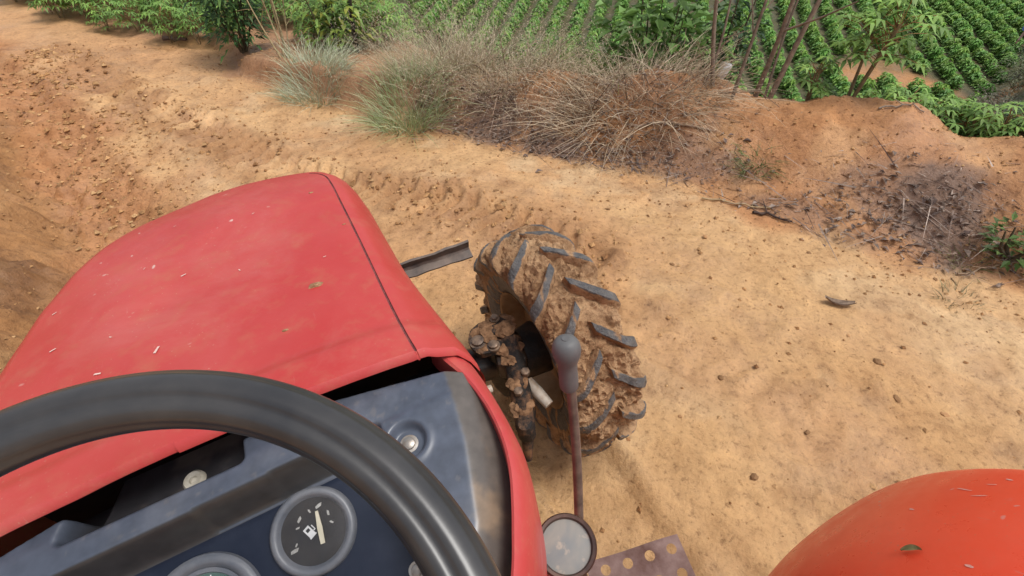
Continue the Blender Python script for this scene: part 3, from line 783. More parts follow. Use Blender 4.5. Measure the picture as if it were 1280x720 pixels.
# --- rear fender: rounded sheet swept round the hidden rear wheel
prof = [(.49 + a * 1.05, b) for a, b in ((.0, .40), (.004, .50), (.008, .53), (.016, .56), (.030, .59), (.055, .62), (.09, .645), (.135, .664), (.19, .677), (.25, .684), (.32, .686), (.38, .682), (.41, .67), (.42, .64), (.42, .60))]
prof = catmull(prof, 60); fc = np.array([0, -.64, -.86]); rows = []
for an in np.linspace(R_(-20), R_(165), 90):
    rows.append(np.column_stack([prof[:, 0], np.full(60, fc[1]), np.full(60, fc[2])]) + np.column_stack([np.zeros(60), prof[:, 1] * math.cos(an), prof[:, 1] * math.sin(an)]))
fend = MB().grid(np.array(rows)).build('fender', [M_fend], tractor, loc=UP)
tag(fend, 'bright orange-red rear fender')

# --- front axle, steering knuckle
AX = np.array([.648, .92, -1.114])
ab = MB().tube([(-.60, .92, -1.06), (-.3, .92, -1.03), (0, .92, -1.0), (.25, .92, -1.03), (.42, .915, -1.07)], [.055, .06, .085, .062, .06], 18).jitter(.012, 30)
ab.build('front_axle', [M_grease], tractor, loc=UP)


def knuckle(parent, sx):
    X = lambda p: np.array([(p[0]) * sx, p[1], p[2]])
    kb = MB()
    kb.tube([X((.455, .915, -.955)), X((.46, .915, -1.02)), X((.465, .915, -1.10)), X((.47, .915, -1.20)), X((.47, .915, -1.27))], [.046, .055, .062, .058, .04], 18)
    kb.tube([X((.45, .915, -1.09)), X((.52, .918, -1.11)), X((.60, .92, -1.114))], [.07, .082, .09], 20)
    kb.box((.085, .13, .07), TM(X((.475, .86, -1.0)), (0, 0, 1), -.25 * sx), .014).jitter(.014, 28, 2)
    k = kb.build('knuckle', [M_grease], parent, loc=UP)
    cp = MB(); q = [(.045 * math.cos(a) * (1.25 if math.cos(a) < 0 else 1), .062 * math.sin(a)) for a in np.linspace(0, 2 * np.pi, 20, endpoint=False)]
    cp.prism([(x + .425, y + .905) for x, y in q], -.957, -.938)
    cp.box((.07, .045, .016), TM((.47, .93, -.936), (0, 0, 1), .5), .004); cp.jitter(.008, 40, 5)
    if sx < 0: cp.xform(np.diag([-1., 1, 1, 1]))
    cp.build('cap_plate', [M_rust], k)
    for (x, y, z, r) in ((.395, .90, -.937, .019), (.43, .862, -.936, .015), (.475, .95, -.926, .012)):
        MB().lathe([(r * 1.35, -.004), (r * 1.35, .002), (r, .0025), (r, .011), (r * .8, .013), (0, .013)], X((x, y, z)), (0, 0, 1), 6 if r < .0135 else 20).build('bolt', [M_bolt], k)
    # steering arm running back and down from the knuckle
    ar = MB(); P0, P1, P2, P3 = X((.49, .875, -.965)), X((.465, .79, -.985)), X((.435, .70, -1.0)), X((.405, .615, -1.02))
    ar.tube([P0, P1, P2, P3], [.038, .032, .030, .026], 10).jitter(.010, 35, 7)
    ar.lathe([(0, .03), (.020, .029), (.026, .015), (.026, -.03), (.018, -.05), (0, -.05)], P3, (0, 0, 1), 18)
    ar.tube([P3 + np.array([0, 0, -.03]), P3 + np.array([-.02 * sx, -.03, -.11])], [.02, .012], 12)
    ar.build('steering_arm', [M_rust], k)
    for (x, y, z) in ((.475, .745, -.962), (.43, .70, -.968)):
        MB().lathe([(.014, -.004), (.014, .009), (.010, .012), (0, .012)], X((x, y, z)), (0, 0, 1), 6).build('bolt', [M_bolt], k)
    return k


kr = knuckle(tractor, 1); knuckle(tractor, -1)
MB().tube([(.478, .742, -1.0), (.488, .70, -1.015), (.500, .655, -1.03)], [.014, .018, .015], 16).build('ball_joint_boot', [M_pale], tractor, loc=UP)
M_mud = plain('drying_mud', (.10, .05, .025), (.34, .19, .10), 45, .9, .2, bs=.8, bd=.01)
mr = np.random.default_rng(31)
for (x, y, z, r) in ((.445, .935, -.935, .020), (.485, .90, -.93, .017), (.41, .94, -.94, .013), (.475, .84, -.95, .020), (.46, .80, -.955, .017), (.44, .73, -.972, .016), (.42, .66, -.99, .018), (.50, .94, -.945, .016), (.40, .87, -.94, .010), (.43, .895, -.932, .011)):
    bm = bmesh.new(); bmesh.ops.create_icosphere(bm, subdivisions=3, radius=1); q = mr.uniform(0, 9, 3); V_ = np.array([v.co[:] for v in bm.verts]); F_ = [[v.index for v in f.verts] for f in bm.faces]; bm.free()
    V_ = V_ * (1 + .9 * fbm(V_[:, 0] * 1.5 + q[0] + V_[:, 2], V_[:, 1] * 1.5 + q[1] - V_[:, 2], 4, 2))[:, None] * np.array([1.7, 1.5, .45]) * r + np.array([x, y, z])
    MB().add(V_, F_).build('mud_lump', [M_mud], kr)
MB().tube([(.30, .735, -.935), (.365, .735, -.945)], [.013, .011], 16).build('steering_ram', [M_pale], tractor, loc=UP)
MB().tube([(.2, .74, -.92), (.30, .735, -.935)], [.026, .026], 16).build('ram_cylinder', [M_grease], tractor, loc=UP)
MB().box((.26, .50, .55), TM((-.02, .62, -.72)), .03).box((.20, .9, .30), TM((0, .35, -.95)), .03).jitter(.03, 12, 3).build('engine_block', [M_dark], tractor, loc=UP)
# flat steel bar that sticks out beside the nose
bp = MB(); xs = np.linspace(-.05, .475, 16)
rowsb = []
for x in xs:
    c = np.array([x, 1.060 + .02 * (x - .3) , -.70 - .10 * (x - .3)]); wdt = .021 + .003 * sstep(.40, .475, x); up = np.array([0, .45, .9]); bk = np.array([0, -.9, .45])
    rowsb.append([c - up * wdt - bk * .004, c + up * wdt - bk * .004, c + up * (wdt + .006) + bk * .018, c + up * wdt + bk * .022, c + up * .004 + bk * .004, c - up * .004 + bk * .004, c - up * wdt + bk * .016, c - up * (wdt + .004) + bk * .012])
bp.grid(np.array(rowsb), cv=True); k = bp.n - 8; bp.f.append(tuple(range(k, k + 8))); bp.m.append(0); bp.jitter(.006, 30, 8)
bp.build('front_bar', [M_bar], tractor, loc=UP, angle=30)


# --- front wheel: tyre as a height field of lugs and mud
def tyre_mesh():
    nth = 640; base = catmull([(-.082, .205), (-.100, .222), (-.112, .255), (-.116, .288), (-.113, .318), (-.104, .340), (-.085, .350), (-.05, .355), (0, .357), (.05, .355), (.085, .350), (.104, .340), (.113, .318), (.116, .288), (.112, .255), (.100, .222), (.082, .205)], 110)
    tn = np.gradient(base, axis=0); nn = np.stack([-tn[:, 1], tn[:, 0]], 1); nn /= np.linalg.norm(nn, axis=1)[:, None]
    th = np.linspace(0, 2 * np.pi, nth, endpoint=False); TH_, XX = np.meshgrid(th, base[:, 0], indexing='ij'); RR = np.broadcast_to(base[:, 1], TH_.shape)
    n = 17; pitch = 2 * np.pi / n
    w1 = fbm(np.cos(TH_) * 5 + 3, np.sin(TH_) * 5 + XX * 18, 4, 91); w2 = fbm(TH_ * 16, XX * 60, 4, 92); w3 = np.abs(fbm(TH_ * 34, XX * 95, 3, 93)); w0 = fbm(TH_ * 2.2, XX * 9, 2, 97)
    trd = sstep(.27, .34, RR)
    w4 = np.abs(fbm(TH_ * 11, XX * 32, 4, 95)); mud = trd * np.clip(.0015 + .020 * w1 + .009 * w2 + .014 * w3 + .028 * w4 + .018 * w0 + .003, .0005, .036) + (1 - trd) * np.clip(.004 * w1 + .005 * w2 - .001, 0, 1)
    h = mud; mk = np.ones(TH_.shape); mk = np.where((RR < .285) & (mud < .0007), .15, mk)
    mk = np.where((RR < .33) & (XX < 0), mk * .62, mk)
    mk = blur(mk, 1)
    r = RR + nn[None, :, 1] * h; x = XX + nn[None, :, 0] * h
    V = np.stack([x, -r * np.cos(TH_), r * np.sin(TH_)], -1)
    I = np.arange(nth * 110).reshape(nth, 110); J = np.roll(I, -1, 0); F = np.stack([I[:, :-1], I[:, 1:], J[:, 1:], J[:, :-1]], -1).reshape(-1, 4)
    V = V.reshape(-1, 3); mk = mk.ravel(); LV = []; LF = []; LM_ = []; off = len(V)
    # moulded chevron bars, bevelled, wrapping over the shoulder
    sidx = np.linspace(0, 1, 110); bl = np.abs(base[:, 0]); arcs = bl + np.maximum(0, .338 - base[:, 1]) * .8; cs_ = [(-.0340, -.006), (-.0215, .024), (-.0185, .0335), (-.0150, .0360), (.0150, .0360), (.0185, .0335), (.0215, .024), (.0340, -.006)]
    rl_ = np.random.default_rng(4)
    for sd in (-1, 1):
        half = np.where(base[:, 0] * sd >= -1e-6)[0]; half = half if sd > 0 else half[::-1]; ha = arcs[half]; hx = base[half, 0]; hr = base[half, 1]; hn = nn[half]
        for k in range(n):
            a0 = k * pitch + (0 if sd < 0 else pitch / 2) + rl_.normal() * .006; tt_ = np.linspace(.006, .146, 15); wear = rl_.uniform(.9, 1.05); rows = []
            for q in tt_:
                bx = np.interp(q, ha, hx); br = np.interp(q, ha, hr); bn = np.array([np.interp(q, ha, hn[:, 0]), np.interp(q, ha, hn[:, 1])]); an = a0 - q * 2.55
                taper = sstep(.148, .112, q); e_ = min(1., max(.0, (q - .002) / .006)); wd = (.78 + 1.6 * max(0, q - .03)) * (.85 + .15 * e_)
                rows.append([(bx + bn[0] * (hh if hh < 0 else hh * (.25 + .75 * taper) * wear * (.8 + .2 * e_)), br + bn[1] * (hh if hh < 0 else hh * (.25 + .75 * taper) * wear * (.8 + .2 * e_)), an + (c / .37) * wd) for c, hh in cs_])
            A_ = np.array(rows); P_ = np.stack([A_[..., 0], -A_[..., 1] * np.cos(A_[..., 2]), A_[..., 1] * np.sin(A_[..., 2])], -1); nr_ = len(tt_)
            P_ = P_ + .003 * np.stack([vnoise(P_[..., 0] * 60 + z_ * 5, P_[..., 1] * 60 + P_[..., 2] * 45, 66 + z_) for z_ in range(3)], -1); LV.append(P_.reshape(-1, 3)); mm = np.tile([1., .8, .25, .0, .0, .25, .8, 1.], (nr_, 1)) + .45 * np.clip(fbm(np.tile(tt_[:, None] * 60 + k * 3.1, (1, 8)), np.tile(np.arange(8)[None] * .5 + k + sd * 9, (nr_, 1)), 3, 96) + .14, 0, 1) * 2.4
            LM_.append(np.clip(mm, 0, 1).ravel()); I2 = np.arange(nr_ * 8).reshape(nr_, 8) + off
            f2 = np.stack([I2[:-1, :-1], I2[1:, :-1], I2[1:, 1:], I2[:-1, 1:]], -1).reshape(-1, 4); f2 = f2[:, ::-1] if sd < 0 else f2; LF.append(f2)
            LF.append(np.array([[I2[0, 0], I2[0, 1], I2[0, 6], I2[0, 7]], [I2[0, 1], I2[0, 2], I2[0, 5], I2[0, 6]], [I2[0, 2], I2[0, 3], I2[0, 4], I2[0, 5]]])); off += nr_ * 8
    TV = np.concatenate([V] + LV) * np.array([.89, 1, 1]); me = np_mesh('tyre', TV, np.concatenate([F] + LF), M_tyre, attrs={'mud': np.concatenate([mk] + LM_)}); me.set_sharp_from_angle(angle=R_(42)); return me


fw = empty('front_wheel'); fw.parent = tractor; fw.location = (AX[0], AX[1], AX[2] + OFF); fw.rotation_euler = (0, R_(1.0), R_(2.0))
link('tyre', tyre_mesh(), fw)
rm = MB().lathe([(.214, -.100), (.205, -.096), (.198, -.080), (.190, -.060), (.186, -.03), (.180, -.012), (.150, .0), (.10, .012), (.09, .02), (0, .02)], (0, 0, 0), (1, 0, 0), 56)
rm.lathe([(.19, -.03), (.186, .03), (.198, .08), (.214, .100)], (0, 0, 0), (1, 0, 0), 56).jitter(.006, 25, 9)
rm.v = [v * np.array([.89, 1, 1]) for v in rm.v]; rim = rm.build('rim', [M_rimtan], fw)
fw2 = copy_tree(fw, tractor); fw2.location = (-AX[0], AX[1], AX[2] + OFF); fw2.rotation_euler = (0, 0, R_(2))

# --- leaf lying on the fender
lf = MB(); u = np.linspace(0, 1, 9); rows = []
for q in u:
    wd = .0075 * math.sin(math.pi * q) ** .8 + .0004; c = np.array([(q - .5) * .036, 0, .0015 + .003 * math.sin(math.pi * q)])
    rows.append([c + np.array([0, s * wd, .0035 * abs(s) ** 1.5]) for s in (-1, -.5, 0, .5, 1)])
lf.grid(np.array(rows)); LEAF = lf


# ------------------------------------------------------------------ plants
def norm(a): return a / np.maximum(np.linalg.norm(a, axis=-1, keepdims=True), 1e-9)


class Veg:
    """leaves, blades and stems collected as coloured quads"""
    def __init__(s): s.V = []; s.C = []; s.F = []; s.M = []; s.n = 0

    def quads(s, V, C, mi=0):
        """V k x 4 x 3, C k x 3"""
        k = len(V); s.V.append(V.reshape(-1, 3)); s.C.append(np.repeat(C, 4, 0)); s.F.append(np.arange(k * 4).reshape(k, 4) + s.n); s.M.append(np.full(k, mi)); s.n += 4 * k; return s

    def leaves(s, P, D, L, W, C, droop=.25, fold=.25, mi=0, upv=(0, 0, 1)):
        P = np.asarray(P, float); D = norm(np.asarray(D, float)); k = len(P); up = np.broadcast_to(np.asarray(upv, float), (k, 3))
        sd = norm(np.cross(D, up + 1e-3)); nm = np.cross(sd, D); L = np.broadcast_to(L, (k,))[:, None]; W = np.broadcast_to(W, (k,))[:, None]
        mid = P + D * L * .45; tip = P + D * L - np.array([0, 0, 1.]) * L * droop
        V = np.stack([P, mid + sd * W * .5 + nm * W * fold, tip, mid - sd * W * .5 + nm * W * fold], 1)
        return s.quads(V, C, mi)

    def blades(s, P, D, L, W, C, curve=.5, seg=4, mi=0, rng=RNG):
        """grass blades and thin stems: tapering ribbons that bend over"""
        P = np.asarray(P, float); D = norm(np.asarray(D, float)); k = len(P); L = np.broadcast_to(L, (k,))[:, None]; W = np.broadcast_to(W, (k,))[:, None]
        hz = D * np.array([1, 1, 0.]) + rng.normal(size=(k, 3)) * np.array([.2, .2, 0]); hz = norm(hz); sd = norm(np.cross(D, np.array([0, 0, 1.])) + rng.normal(size=(k, 3)) * .6)
        cv = np.broadcast_to(curve, (k,))[:, None]
        pts = []
        for q in np.linspace(0, 1, seg + 1): pts.append(P + D * L * q + (hz * .6 - np.array([0, 0, .55])) * L * cv * q * q)
        for i in range(seg):
            w0 = W * (1 - i / seg * .9); w1 = W * (1 - (i + 1) / seg * .9)
            s.quads(np.stack([pts[i] - sd * w0 / 2, pts[i] + sd * w0 / 2, pts[i + 1] + sd * w1 / 2, pts[i + 1] - sd * w1 / 2], 1), C, mi)
        return pts[-1]

    def stem(s, pts, r0, r1, C, mi=1, n=6):
        mbx = MB().tube(pts, np.linspace(r0, r1, len(pts)), n, caps=False); V = mbx.v[0]; F = np.array(mbx.f)
        s.V.append(V); s.C.append(np.broadcast_to(np.asarray(C, float), V.shape)); s.F.append(F + s.n); s.M.append(np.full(len(F), mi)); s.n += len(V); return s

    def mesh(s, name, mats, smooth=False): return np_mesh(name, np.concatenate(s.V), np.concatenate(s.F), mats, np.concatenate(s.M), smooth, np.concatenate(s.C))
    def build(s, name, mats, parent=None, loc=(0, 0, 0), smooth=False): return link(name, s.mesh(name, mats, smooth), parent, loc)


GREEN = np.array([.095, .175, .040]); LIME = np.array([.18, .29, .060]); DEEP = np.array([.040, .095, .030])


def rcol(k, cols, rng, v=.2):
    cols = np.asarray(cols); t = rng.random(k)[:, None] * (len(cols) - 1); i = np.minimum(t.astype(int)[:, 0], len(cols) - 2); f = t - i[:, None]
    return (cols[i] * (1 - f) + cols[i + 1] * f) * (1 + rng.uniform(-v, v, (k, 1)))


def cassava(seed, H=.55, R=.34, nl=38, lobe=.12, stems=3, cols=(DEEP, GREEN, LIME)):
    """a young cassava bush: a few stems carrying hand-shaped leaves"""
    rng = np.random.default_rng(seed); fo = Veg(); st = Veg(); tops = []
    for k in range(stems):
        a = rng.uniform(0, 6.28); e = np.array([math.cos(a), math.sin(a), 0]) * R * rng.uniform(.2, .45); pts = [np.zeros(3) + e * .15, e * .6 + np.array([0, 0, H * .45]), e + np.array([0, 0, H * rng.uniform(.75, .95)])]
        st.stem(pts, .011, .006, (.22, .17, .10)); tops.append(pts)
    P = []; D = []; Cc = []
    for k in range(nl):
        pts = tops[rng.integers(stems)]; q = rng.uniform(.35, 1.); o = pts[1] + (pts[2] - pts[1]) * max(0, (q - .3) / .7)
        a = rng.uniform(0, 6.28); el = rng.uniform(-.25, .75) if q < .8 else rng.uniform(.2, 1.2); d = np.array([math.cos(a) * math.cos(el), math.sin(a) * math.cos(el), math.sin(el)])
        c = o + d * rng.uniform(.5, 1.) * R * .8; st.stem([o, (o + c) / 2 + np.array([0, 0, .02]), c], .003, .002, (.25, .14, .06), n=3)
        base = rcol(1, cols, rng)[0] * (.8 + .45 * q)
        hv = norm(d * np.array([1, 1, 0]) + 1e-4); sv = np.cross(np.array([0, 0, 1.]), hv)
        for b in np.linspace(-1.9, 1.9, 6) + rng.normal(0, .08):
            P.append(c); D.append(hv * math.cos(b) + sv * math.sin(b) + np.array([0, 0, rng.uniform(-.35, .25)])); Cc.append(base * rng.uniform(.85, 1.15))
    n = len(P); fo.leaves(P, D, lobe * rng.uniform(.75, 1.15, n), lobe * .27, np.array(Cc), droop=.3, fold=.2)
    return fo, st


# terrace field at the left: bushes one can tell apart
VAR = []
for k in range(4):
    fo, st = cassava(100 + k, H=.48, R=.34, nl=46, lobe=.115, cols=(GREEN * 1.2, GREEN * 1.8, LIME * 1.5)); VAR.append((fo.mesh('foliage', [M_leaf, M_twig]), st.mesh('stem', [M_leaf, M_twig])))


def plant_thing(name, meshes, loc, rz, sc, label, cat, group):
    o = empty(name, loc, rz); o.scale = (sc,) * 3; tag(o, label, cat, group)
    for nm, me in meshes: link(nm, me, o)
    return o


rg = np.random.default_rng(21)
for i in range(38):
    for j in range(20):
        px = -12.5 + i * .32 + (j % 2) * .16 + rg.uniform(-.07, .07); py = 5.3 + j * .32 + rg.uniform(-.07, .07)
        d, (h, c, f), _ = polydist(np.array([px]), np.array([py]), EDGE, (EH, EC, EF))
        if d[0] < -.08 or d[0] > min(f[0] + .5, np.interp(px, [-5.5, -3.6, -2.2, -1.2], [5, 4.6, 2.9, 1.9])) or py > 11 or px > -1.2: continue
        if px > -3.0 and d[0] < .8: continue
        q = WC @ (np.array([px, py, .2]) - CAM); u, v = 640 + 640 * q[0] / q[2], 360 + 640 * q[1] / q[2]
        if u < -60 or v < -70: continue
        z = float(terrain(px, py, False)); k = int(rg.integers(4))
        plant_thing('cassava_plant', [('foliage', VAR[k][0]), ('stem', VAR[k][1])], (px, py, z - .03), rg.uniform(0, 6.28), rg.uniform(.50, .74),
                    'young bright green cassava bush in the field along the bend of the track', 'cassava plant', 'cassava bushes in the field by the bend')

# valley field: planted ridges running away from the road
def far_plant(seed, n=110):
    rng = np.random.default_rng(seed); a = rng.uniform(0, 6.28, n); zc = rng.uniform(0, 1, n) ** .7; rr = np.sqrt(1 - (zc * .92) ** 2) * rng.uniform(.35, 1.05, n)
    P = np.stack([np.cos(a) * rr * .30, np.sin(a) * rr * .30, zc * .42 + .03], 1); D = np.stack([np.cos(a), np.sin(a), .25 - .5 * zc], 1) + rng.normal(size=(n, 3)) * .25
    C = rcol(n, [GREEN * 1.6, GREEN * 2.3, GREEN * 2.9], rng) * np.array(((1, 1, 1), (1.15, 1.02, .9), (.85, .93, 1.), (1.25, 1.1, .95), (.95, 1.05, 1))[seed % 5])
    v = Veg(); v.leaves(P - norm(D) * .10, D, rng.uniform(.10, .17, n), rng.uniform(.06, .09, n), C, .25, .15); ak = np.arange(14) * .4488; v.leaves(np.tile([[0, 0, .03]], (14, 1)), np.stack([np.cos(ak), np.sin(ak), np.tile([.5, 1.2], 7)], 1), .40, .09, rcol(14, [GREEN, GREEN * 1.8], rng), .1, .1); return v


FV = [far_plant(300 + k) for k in range(5)]; FM = [v.mesh('foliage', [M_leaf, M_twig]) for v in FV]
AZ = R_(13); ux, uy = math.sin(AZ), math.cos(AZ); vx, vy = math.cos(AZ), -math.sin(AZ)
spots = []
for i in range(-17, 40):
    for j in range(78):
        q = j * .36 + rg.uniform(-.08, .08); pxx = i * .88 + rg.uniform(-.05, .05) + .25 * math.sin(q * .25 + i * .1)
        x = pxx * vx + q * ux; y = 9.0 + pxx * vy + q * uy + .0
        if y < 9 or y > 36: continue
        d, (h, c, f), _ = polydist(np.array([x]), np.array([y]), EDGE, (EH, EC, EF))
        if d[0] < f[0] + 4.6: continue
        if x - .9 * y > .25: continue
        g = fbm(np.array([x * .5]), np.array([y * .5]), 3, 77)[0]
        if 10 < x and y < 21 and g > .17: continue
        spots.append((x, y))
spots = np.array(spots); zz = terrain(spots[:, 0], spots[:, 1], False)
# those in view first, nearest first
V3 = np.column_stack([spots, zz]) - CAM; Vc = V3 @ WC.T; ppx = 640 + FPX * Vc[:, 0] / Vc[:, 2]; ppy = 360 + FPX * Vc[:, 1] / Vc[:, 2]
seen = (ppx > 430) & (ppx < 1270) & (ppy > 5) & (ppy < np.interp(ppx, [430, 700, 900, 1000, 1280], [40, 60, 60, 120, 150]))
order = np.lexsort((Vc[:, 2], ~seen)); near_ix = order[:300]; rest = order[300:]
for k in near_ix:
    o = link('crop_plant', FM[k % 5], None, (spots[k, 0], spots[k, 1], zz[k] - .03)); s = rg.uniform(.85, 1.15); o.scale = (s, s, s * rg.uniform(.85, 1.1)); o.rotation_euler = (0, 0, rg.uniform(0, 6.28))
    tag(o, 'dark green crop bush in the long rows of the valley field below the track', 'crop plant', 'crop bushes in the valley rows')
VV = []; CC = []
for k in rest:
    v = FV[k % 5]; P = np.concatenate(v.V); a = rg.uniform(0, 6.28); c, s = math.cos(a), math.sin(a); sc_ = rg.uniform(.85, 1.15)
    VV.append(np.column_stack([P[:, 0] * c - P[:, 1] * s, P[:, 0] * s + P[:, 1] * c, P[:, 2]]) * sc_ + np.array([spots[k, 0], spots[k, 1], zz[k] - .03])); CC.append(np.concatenate(v.C) * rg.uniform(.85, 1.12))
VV = np.concatenate(VV); st_ = link('distant_crop', np_mesh('distant_crop', VV, np.arange(len(VV)).reshape(-1, 4), M_leaf, None, False, np.concatenate(CC)))
tag(st_, 'farther rows of green crop covering the valley field', 'crop', kind='stuff')


# --- single plants along the bank
def zat(x, y): return float(terrain(x, y, False))


def tuft(name, px, py, label, cat, n, r, L, cols, up=1.0, back=None, twigs=0, curve=.5, W=.006, seed=0, group=None, mats=None, ell=(1, 1), seedheads=0, hcol=None, parts=True):
    rng = np.random.default_rng(seed); x, y = gp(px, py) if back is None else crest(px, back); z0 = zat(x, y)
    a = rng.uniform(0, 6.28, n); q = np.sqrt(rng.random(n)) * r; ox, oy = np.cos(a) * q * ell[0], np.sin(a) * q * ell[1]
    gz = terrain(x + ox, y + oy, False) - z0; P = np.column_stack([ox, oy, gz - .02]); D = np.column_stack([np.cos(a) * (.15 + q / r * .5), np.sin(a) * (.15 + q / r * .5), np.full(n, up)]) + rng.normal(size=(n, 3)) * .28
    v = Veg(); C = rcol(n, cols, rng, .25); tip = v.blades(P, D, L * rng.uniform(.45, 1.1, n), W * rng.uniform(.6, 1.3, n), C, curve * rng.uniform(.3, 1.4, n), 4, rng=rng)
    o = empty(name, (x, y, z0)); tag(o, label, cat, group); v.build('blades', [M_straw], o)
    if twigs:
        for k in range(twigs):
            tw = Veg() if k == 0 else tw; aa = rng.uniform(0, 6.28); qq = np.sqrt(rng.random()) * r; b0 = np.array([math.cos(aa) * qq * ell[0], math.sin(aa) * qq * ell[1], 0]); b0[2] = zat(x + b0[0], y + b0[1]) - z0
            dd = norm(rng.normal(size=3) * np.array([1, 1, .35]) + np.array([0, -.3, .35])) * L * rng.uniform(.5, 1.1); e0 = b0 + dd * .5 + rng.normal(size=3) * .03; e1_ = b0 + dd + np.array([0, 0, -.05]); rr_ = rng.uniform(.002, .0045); cc_ = np.array([.26, .18, .125]) * rng.uniform(.5, 1.5)
            tw.stem([b0, e0, e1_], rr_, rr_ * .5, cc_, 0, 4)
            for _ in range(2): tw.stem([e0, e0 + norm(dd + rng.normal(size=3) * L * .8) * L * rng.uniform(.15, .4)], rr_ * .6, rr_ * .3, cc_ * 1.2, 0, 4)
        tw.build('twigs', [M_twig], o, smooth=True)
    if seedheads:
        k = seedheads; ix = rng.integers(0, n, k); h = Veg(); tp = tip[ix] + rng.normal(size=(k, 3)) * .06 + np.array([0, 0, .05]); h.leaves(tp, rng.normal(size=(k, 3)) + np.array([0, 0, .6]), rng.uniform(.010, .030, k), rng.uniform(.003, .006, k), rcol(k, hcol, rng), .3, .1)
        h.build('seed_heads', [M_straw], o)
    return o


GREY = [(.42, .44, .30), (.56, .58, .43), (.32, .38, .21)]; STRAW = [(.30, .22, .14), (.60, .49, .34), (.50, .43, .29), (.68, .58, .42)]; BROWN = [(.31, .23, .15), (.56, .44, .30), (.66, .55, .40)]
tuft('grass_tuft', 512, 142, 'pale grey-green grass tuft at the foot of the bank beside the dry brush', 'grass tuft', 1000, .25, .40, [(.34, .40, .20), (.54, .58, .36), (.24, .33, .11)], curve=.6, seed=1)
tuft('grass_tuft', 395, 100, 'small silvery grey grass tuft on the low bank below the dark stakes', 'grass tuft', 1100, .27, .32, GREY, curve=.55, seed=2)
tuft('dry_grass', 600, 100, 'tall dry seeding grass clump, the widest on the bank above the dark litter', 'dry grass', 1050, .58, .48, twigs=70, cols=STRAW + [(.28, .27, .15)], curve=.45, W=.005, seed=3, ell=(1.15, .6), seedheads=3800, hcol=[(.38, .30, .21), (.54, .45, .33)])
tuft('dry_grass', 545, 92, 'thin dry grass with fine seed heads behind the grey-green tuft', 'dry grass', 600, .35, .5, STRAW, curve=.4, W=.0045, seed=4, ell=(1.1, .6), seedheads=1500, hcol=[(.44, .36, .26), (.60, .52, .40)])
tuft('dry_grass', 588, 88, 'feathery dry grass standing tallest at the back of the bank', 'dry grass', 420, .34, .80, STRAW, curve=.3, W=.004, seed=14, seedheads=2600, hcol=[(.42, .33, .23), (.58, .49, .37)])
tuft('dry_grass', 690, 100, 'low straggling dry grass between the tall clump and the tangled brown one', 'dry grass', 650, .44, .34, STRAW, curve=.7, W=.005, seed=5, ell=(1.2, .6), seedheads=1300, hcol=[(.44, .34, .24), (.60, .50, .38)])
tuft('dry_grass', 800, 118, 'tangled brown dry grass mat hanging over the orange bank', 'dry grass', 1050, .48, .45, BROWN, twigs=75, up=.6, curve=.8, W=.006, seed=6, ell=(1.15, .6), seedheads=900, hcol=[(.40, .29, .19), (.55, .43, .30)])
tuft('dry_grass', 872, 92, 'tangled dry grass and stalks piled up at the foot of the leafless shrub', 'dry grass', 480, .32, .40, BROWN, twigs=40, up=.7, curve=.7, W=.006, seed=7, ell=(1, .6))
tuft('grass_tuft', 775, 70, 'fresh bright green grass tuft behind the dry brush', 'grass tuft', 420, .32, .55, [(.10, .18, .03), (.18, .27, .06)], curve=.5, W=.010, seed=8, back=.5)
tuft('weed', 948, 200, 'small green weed alone on the bare orange bank', 'weed', 240, .10, .14, [(.10, .17, .05), (.20, .24, .11)], up=.6, seed=9, curve=.7)
tuft('weed', 1198, 378, 'small faded weed at the edge of the track below the twig pile', 'weed', 220, .09, .10, [(.20, .19, .10), (.28, .24, .14)], up=.6, seed=10, curve=.7)
tuft('weed', 1208, 328, 'small yellowish weed between the twig pile and the leafy weed', 'weed', 160, .07, .10, [(.17, .20, .07), (.25, .25, .10)], up=.8, seed=11, curve=.5)
tuft('weed', 86, 232, 'single grey-green weed in the muddy ditch', 'weed', 200, .10, .11, [(.16, .20, .11), (.24, .26, .16)], up=.5, seed=12, curve=.6)
tuft('grass_tuft', 455, 60, 'greyish grass tuft under the dark stakes', 'grass tuft', 240, .25, .38, GREY, seed=13)


def bush(name, px, py, label, cat, H, R, n, L, W, cols, seed, stems=5, scol=(.10, .08, .05), ell=(1, 1, 1), droop=.3, base=.12, back=None, at=None):
    rng = np.random.default_rng(seed); x, y = at if at else (gp(px, py) if back is None else crest(px, back)); z0 = zat(x, y); o = empty(name, (x, y, z0)); tag(o, label, cat)
    st = Veg(); fo = Veg(); ctr = []
    for k in range(stems):
        a = rng.uniform(0, 6.28); e = np.array([math.cos(a), math.sin(a), 0]) * R * rng.uniform(.2, .7); t = e + np.array([0, 0, H * rng.uniform(.65, 1)])
        pts = [e * .1, e * .5 + t * .2 + np.array([0, 0, H * .15]), t]; st.stem(pts, .012, .004, scol); ctr.append(pts)
    ci = rng.integers(0, stems, n); q = rng.uniform(base, 1, n) ** .8; A = np.array([c[0] for c in ctr])[ci]; B = np.array([c[2] for c in ctr])[ci]
    P = A + (B - A) * q[:, None]; a = rng.uniform(0, 6.28, n); rr = R * .6 * np.sqrt(rng.random(n)); P = P + np.column_stack([np.cos(a) * rr * ell[0], np.sin(a) * rr * ell[1], rng.normal(0, R * .12, n)])
    D = np.column_stack([np.cos(a), np.sin(a), rng.uniform(-.3, .8, n)]); fo.leaves(P, D, L * rng.uniform(.6, 1.2, n), W * rng.uniform(.7, 1.2, n), rcol(n, cols, rng, .25), droop, .2)
    st.build('stem', [M_leaf, M_twig], o, smooth=True); fo.build('foliage', [M_leaf], o); return o


